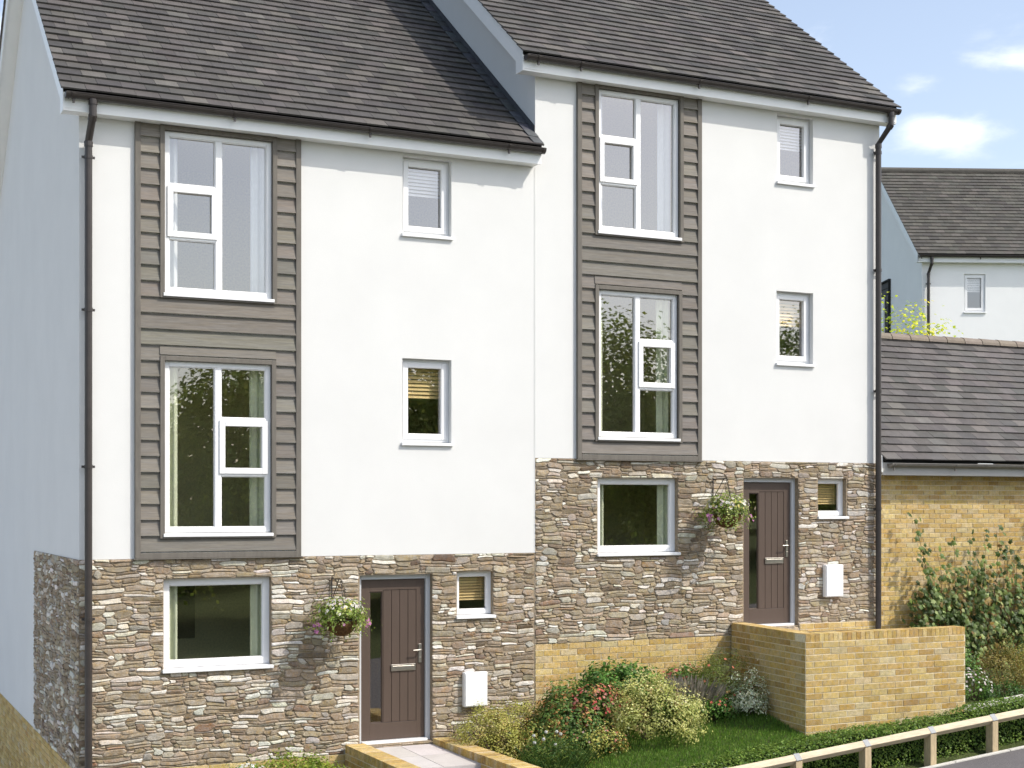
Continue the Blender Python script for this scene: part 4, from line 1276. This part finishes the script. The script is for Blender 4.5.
rf = mb.build('roof', M['tile'], t)
pl = lambda y: 7.71 + (y + .27) * bt
plr = lambda y: 7.71 + (BD + .27 - y) * bt
mb = MB(); sheared(mb, -.17, BW + .17, -.2, BD / 2, pl, -.06, -.012); sheared(mb, -.17, BW + .17, BD / 2, BD + .2, plr, -.06, -.012); mb.build('roof_felt', M['under'], rf)
mb = MB(); mb.tube([(-.2, BD / 2, pl(BD / 2) + .0), (BW + .2, BD / 2, pl(BD / 2) + .0)], .11, 12, (.085, .08, .07)); mb.build('ridge', M['tile'], rf)
mb = MB(); mb.box(-.19, BW + .19, -.2, -.18, 7.5, 7.69); mb.box(-.19, BW + .19, -.18, -.002, 7.504, 7.516); mb.build('fascia', M['barge'], t)
for ya, yb, p in ((-.2, BD / 2, pl), (BD / 2, BD + .2, plr)):
    mb = MB(); sheared(mb, -.19, -.168, ya, yb, p, -.25, .004); sheared(mb, -.168, 0, ya, yb, p, -.235, -.222); mb.build('bargeboard', M['barge'], t)
gutter(t, -.16, BW + .1, -.262, 7.685, .055, [-.1, 1.6, 3.4], M['gutter'])
downpipe(t, .16, [(.20, -.262, 7.63), (.20, -.262, 7.46), (.16, -.085, 7.2)], -1, [6.9, 5.0], M['gutter'])
window(t, *win, 'O', .05, -.04, 'wblind')
mb = MB()
for k in range(26):
    z = 2.5 + k * .19
    mb.hexa([(-.05, 2.9, z), (-.02, 2.9, z), (-.02, 4.9, z), (-.05, 4.9, z), (-.03, 2.9, z + .186), (-.02, 2.9, z + .186), (-.02, 4.9, z + .186), (-.03, 4.9, z + .186)], vary((.075, .07, .068), .1))
cl = mb.build('weatherboard_panel', M['wood'], t)
mb = MB(); mb.box(-.07, -.0, 2.84, 2.90, 2.45, 7.5); mb.box(-.07, 0, 4.9, 4.96, 2.45, 7.5); mb.box(-.07, 0, 2.9, 4.9, 7.44, 7.5); mb.build('edge_trim', M['under'], cl)
mb = MB()
for a, b, c, d in ((3.25, 3.32, 5.3, 7.0), (4.42, 4.49, 5.3, 7.0), (3.32, 4.42, 5.3, 5.37), (3.32, 4.42, 6.93, 7.0), (3.84, 3.9, 5.37, 6.93)):
    mb.box(-.10, -.052, a, b, c, d)
wf = mb.build('window', M['upvc'], t)
mb = MB(); mb.face([(-.065, 3.32, 5.37), (-.065, 4.42, 5.37), (-.065, 4.42, 6.93), (-.065, 3.32, 6.93)]); mb.build('pane', M['glass'], wf)


# ------------------------------------------------------------------ trees
def tree(label, base, h, crown_r, cz, ncl, nl, size, cols, spread=.3, group=None, name='broadleaf_tree'):
    t = empty(name, base, label, 'tree', group)
    mb = MB()
    mb.tube([(0, 0, -.3), (.05, .02, h * .25), (-.04, .05, h * .5), (0, 0, h * .8)], [h * .022, h * .017, h * .011, h * .004], 8)
    for k in range(9):
        a = rnd() * 6.283; z0 = h * uni(.25, .6); r = crown_r[0] * uni(.5, .9)
        mb.tube([(0, 0, z0), (math.cos(a) * r * .5, math.sin(a) * r * .5, z0 + h * .1), (math.cos(a) * r, math.sin(a) * r, z0 + h * .22)], [h * .009, h * .006, h * .002], 5)
    mb.build('trunk', M['bark'], t)
    mb = MB(); crown(mb, (0, 0, cz), crown_r, ncl, nl, size, cols, spread, .45, .3, -.8, .4, blob_dirs(14)); mb.build('crown', M['tleaf'], t)
    return t
tree('airy yellow green young tree showing above the garage ridge before the distant house', (17.85, 6.5, 1.3), 5.2, (1.15, .8, 1.05), 4.40, 260, 12, .075, BRIGHT, .13, None, 'young_tree')
TR = [((.05, .085, .022), 40), ((.035, .06, .016), 30), ((.075, .11, .03), 20)]
lab = ['leftmost tall tree across the street mirrored in the lower house middle floor glass', 'second broad tree across the street mirrored in the lower house windows',
       'dense tree across the street mirrored in the lower house small middle floor window', 'tree across the street mirrored near the joint between the two houses',
       'round tree across the street mirrored in the higher house tall middle window', 'tree across the street mirrored in the lower right part of the tall middle window',
       'rightmost tree across the street mirrored in the small middle window of the higher house']
spots = [(9.2, -25.5, 8.0, 2.9), (13.3, -25, 8.4, 3.0), (17.2, -26.5, 8.0, 2.9), (21.4, -26, 8.0, 3.0), (25.8, -26, 6.6, 2.5), (30.4, -26.5, 7.4, 2.6), (35.4, -26, 8.0, 2.6)]
protos = []
for n_, (l, (X, Y, h, r)) in enumerate(zip(lab, spots)):
    if n_ < 2:
        o = tree(l, (X, Y, ground(X, Y) - .05), h, (r, r, h * .42), h * .56, 1500, 15, .17, TR, .32, 'trees across the street')
        protos.append((o, h, r))
    else:
        src, h0, r0 = protos[n_ % 2]
        o = src.copy(); C.objects.link(o)
        o.location = (X, Y, ground(X, Y) - .05); o.scale = (r / r0, r / r0, h / h0); o.rotation_euler = (0, 0, n_ * 1.7)
        o['label'] = l
        for ch in list(src.children):
            c = ch.copy(); C.objects.link(c); c.parent = o
mb = MB()
for _ in range(300):
    X = uni(-40, 75); Y = uni(-48, -38); hgt = uni(4.5, 7.5)
    z = ground(X, Y)
    crown(mb, (X, Y, z + hgt * .5), (2.4, 2.0, hgt * .52), 26, 9, .42, TR, .5, .6, .3, -.9, .42)
tag(mb.build('woodland', M['tleaf']), 'dark wood beyond the street mirrored low in the house windows', 'woodland', kind='stuff')

# ------------------------------------------------------------------ camera, sky, sun
cam = bpy.data.cameras.new('camera'); co = bpy.data.objects.new('camera', cam); C.objects.link(co)
co.location = (-2.6846, -17.1283, 3.0108)
co.rotation_euler = (R(90), 0, -R(25.587))
cam.sensor_width = 36; cam.lens = 36 * 1445.15 / 1024
cam.shift_y = (505 - 384) / 1024
cam.clip_start = .1; cam.clip_end = 3000
S.camera = co

sd = Vector((.95, -1, 1.47)).normalized()
el = math.asin(sd.z); rot = math.atan2(sd.x, sd.y)
sun = bpy.data.lights.new('sun', 'SUN'); sun.energy = 2.35; sun.angle = R(.5); sun.color = (1, .945, .85)
so = bpy.data.objects.new('sun', sun); C.objects.link(so)
so.rotation_euler = sd.to_track_quat('Z', 'Y').to_euler(); so.location = (10, -20, 30)

w = bpy.data.worlds.new('World'); S.world = w; w.use_nodes = True
nt = w.node_tree
for n in list(nt.nodes): nt.nodes.remove(n)
out = nd(nt, 'ShaderNodeOutputWorld')
sky = nd(nt, 'ShaderNodeTexSky', sky_type='NISHITA', sun_disc=False, sun_elevation=el, sun_rotation=rot, altitude=50, air_density=1.0, dust_density=2.2, ozone_density=1.4)
tc = nd(nt, 'ShaderNodeTexCoord')
gen = tc.outputs['Generated']
sx = nd(nt, 'ShaderNodeSeparateXYZ', {0: gen})
def mth(op, a, b=None, c=None):
    ins = {0: a}
    if b is not None: ins[1] = b
    if c is not None: ins[2] = c
    return nd(nt, 'ShaderNodeMath', ins, operation=op).outputs[0]
az = mth('ARCTAN2', sx.outputs[0], sx.outputs[1])
ele = mth('ARCSINE', sx.outputs[2])
cv = nd(nt, 'ShaderNodeCombineXYZ', {0: mth('MULTIPLY', az, 5.0), 1: mth('MULTIPLY', ele, 11.0), 2: 3.7})
no = nd(nt, 'ShaderNodeTexNoise', {'Vector': cv.outputs[0], 'Scale': 2.6, 'Detail': 9.0, 'Roughness': .58, 'Distortion': .25})
no2 = nd(nt, 'ShaderNodeTexNoise', {'Vector': cv.outputs[0], 'Scale': .9, 'Detail': 3.0})
def cloud(u, v, du, dv, amp):
    a = (u - 512) / 1445.15
    c_, s_ = math.cos(R(25.587)), math.sin(R(25.587))
    X, Y, Z = a * c_ + s_, -a * s_ + c_, (505 - v) / 1445.15
    A, E = math.atan2(X, Y), math.atan2(Z, math.hypot(X, Y))
    px = mth('MULTIPLY', mth('SUBTRACT', az, A), 1445.15 / du); py = mth('MULTIPLY', mth('SUBTRACT', ele, E), 1445.15 / dv)
    d2 = mth('ADD', mth('MULTIPLY', px, px), mth('MULTIPLY', py, py))
    return mth('MULTIPLY', mth('EXPONENT', mth('MULTIPLY', d2, -1.0)), amp)
tot = None
for cdef in ((950, 134, 56, 17, .38), (922, 126, 22, 11, .12), (908, 84, 28, 14, .30), (995, 60, 40, 11, .24), (4, 45, 25, 30, .45), (1120, 30, 90, 40, .3)):
    cc = cloud(*cdef)
    tot = cc if tot is None else mth('ADD', tot, cc)
dens_ = mth('ADD', mth('ADD', no.outputs[0], tot), mth('MULTIPLY', no2.outputs[0], .25))
mask = nd(nt, 'ShaderNodeMapRange', {0: dens_, 1: .70, 2: 1.16, 3: 0., 4: .72}, interpolation_type='SMOOTHSTEP').outputs[0]
cl_col = nd(nt, 'ShaderNodeRGB'); cl_col.outputs[0].default_value = (5.9, 5.95, 6.1, 1)
skd = nd(nt, 'ShaderNodeHueSaturation', {'Color': sky.outputs[0], 'Saturation': .74})
mx = nd(nt, 'ShaderNodeMix', {0: mask, 6: skd.outputs[0], 7: cl_col.outputs[0]}, data_type='RGBA')
bg = nd(nt, 'ShaderNodeBackground', {'Color': mx.outputs[2], 'Strength': .15})
nt.links.new(bg.outputs[0], out.inputs[0])

S.view_settings.view_transform = 'Standard'; S.view_settings.look = 'None'
S.view_settings.exposure = .73; S.view_settings.gamma = 1; S.view_settings.use_curve_mapping = False
S.render.engine = 'CYCLES'
cy = S.cycles
cy.use_denoising = True
cy.max_bounces = 8; cy.transparent_max_bounces = 12; cy.glossy_bounces = 3; cy.diffuse_bounces = 3
cy.sample_clamp_indirect = 6
S.render.resolution_x = 1024; S.render.resolution_y = 768
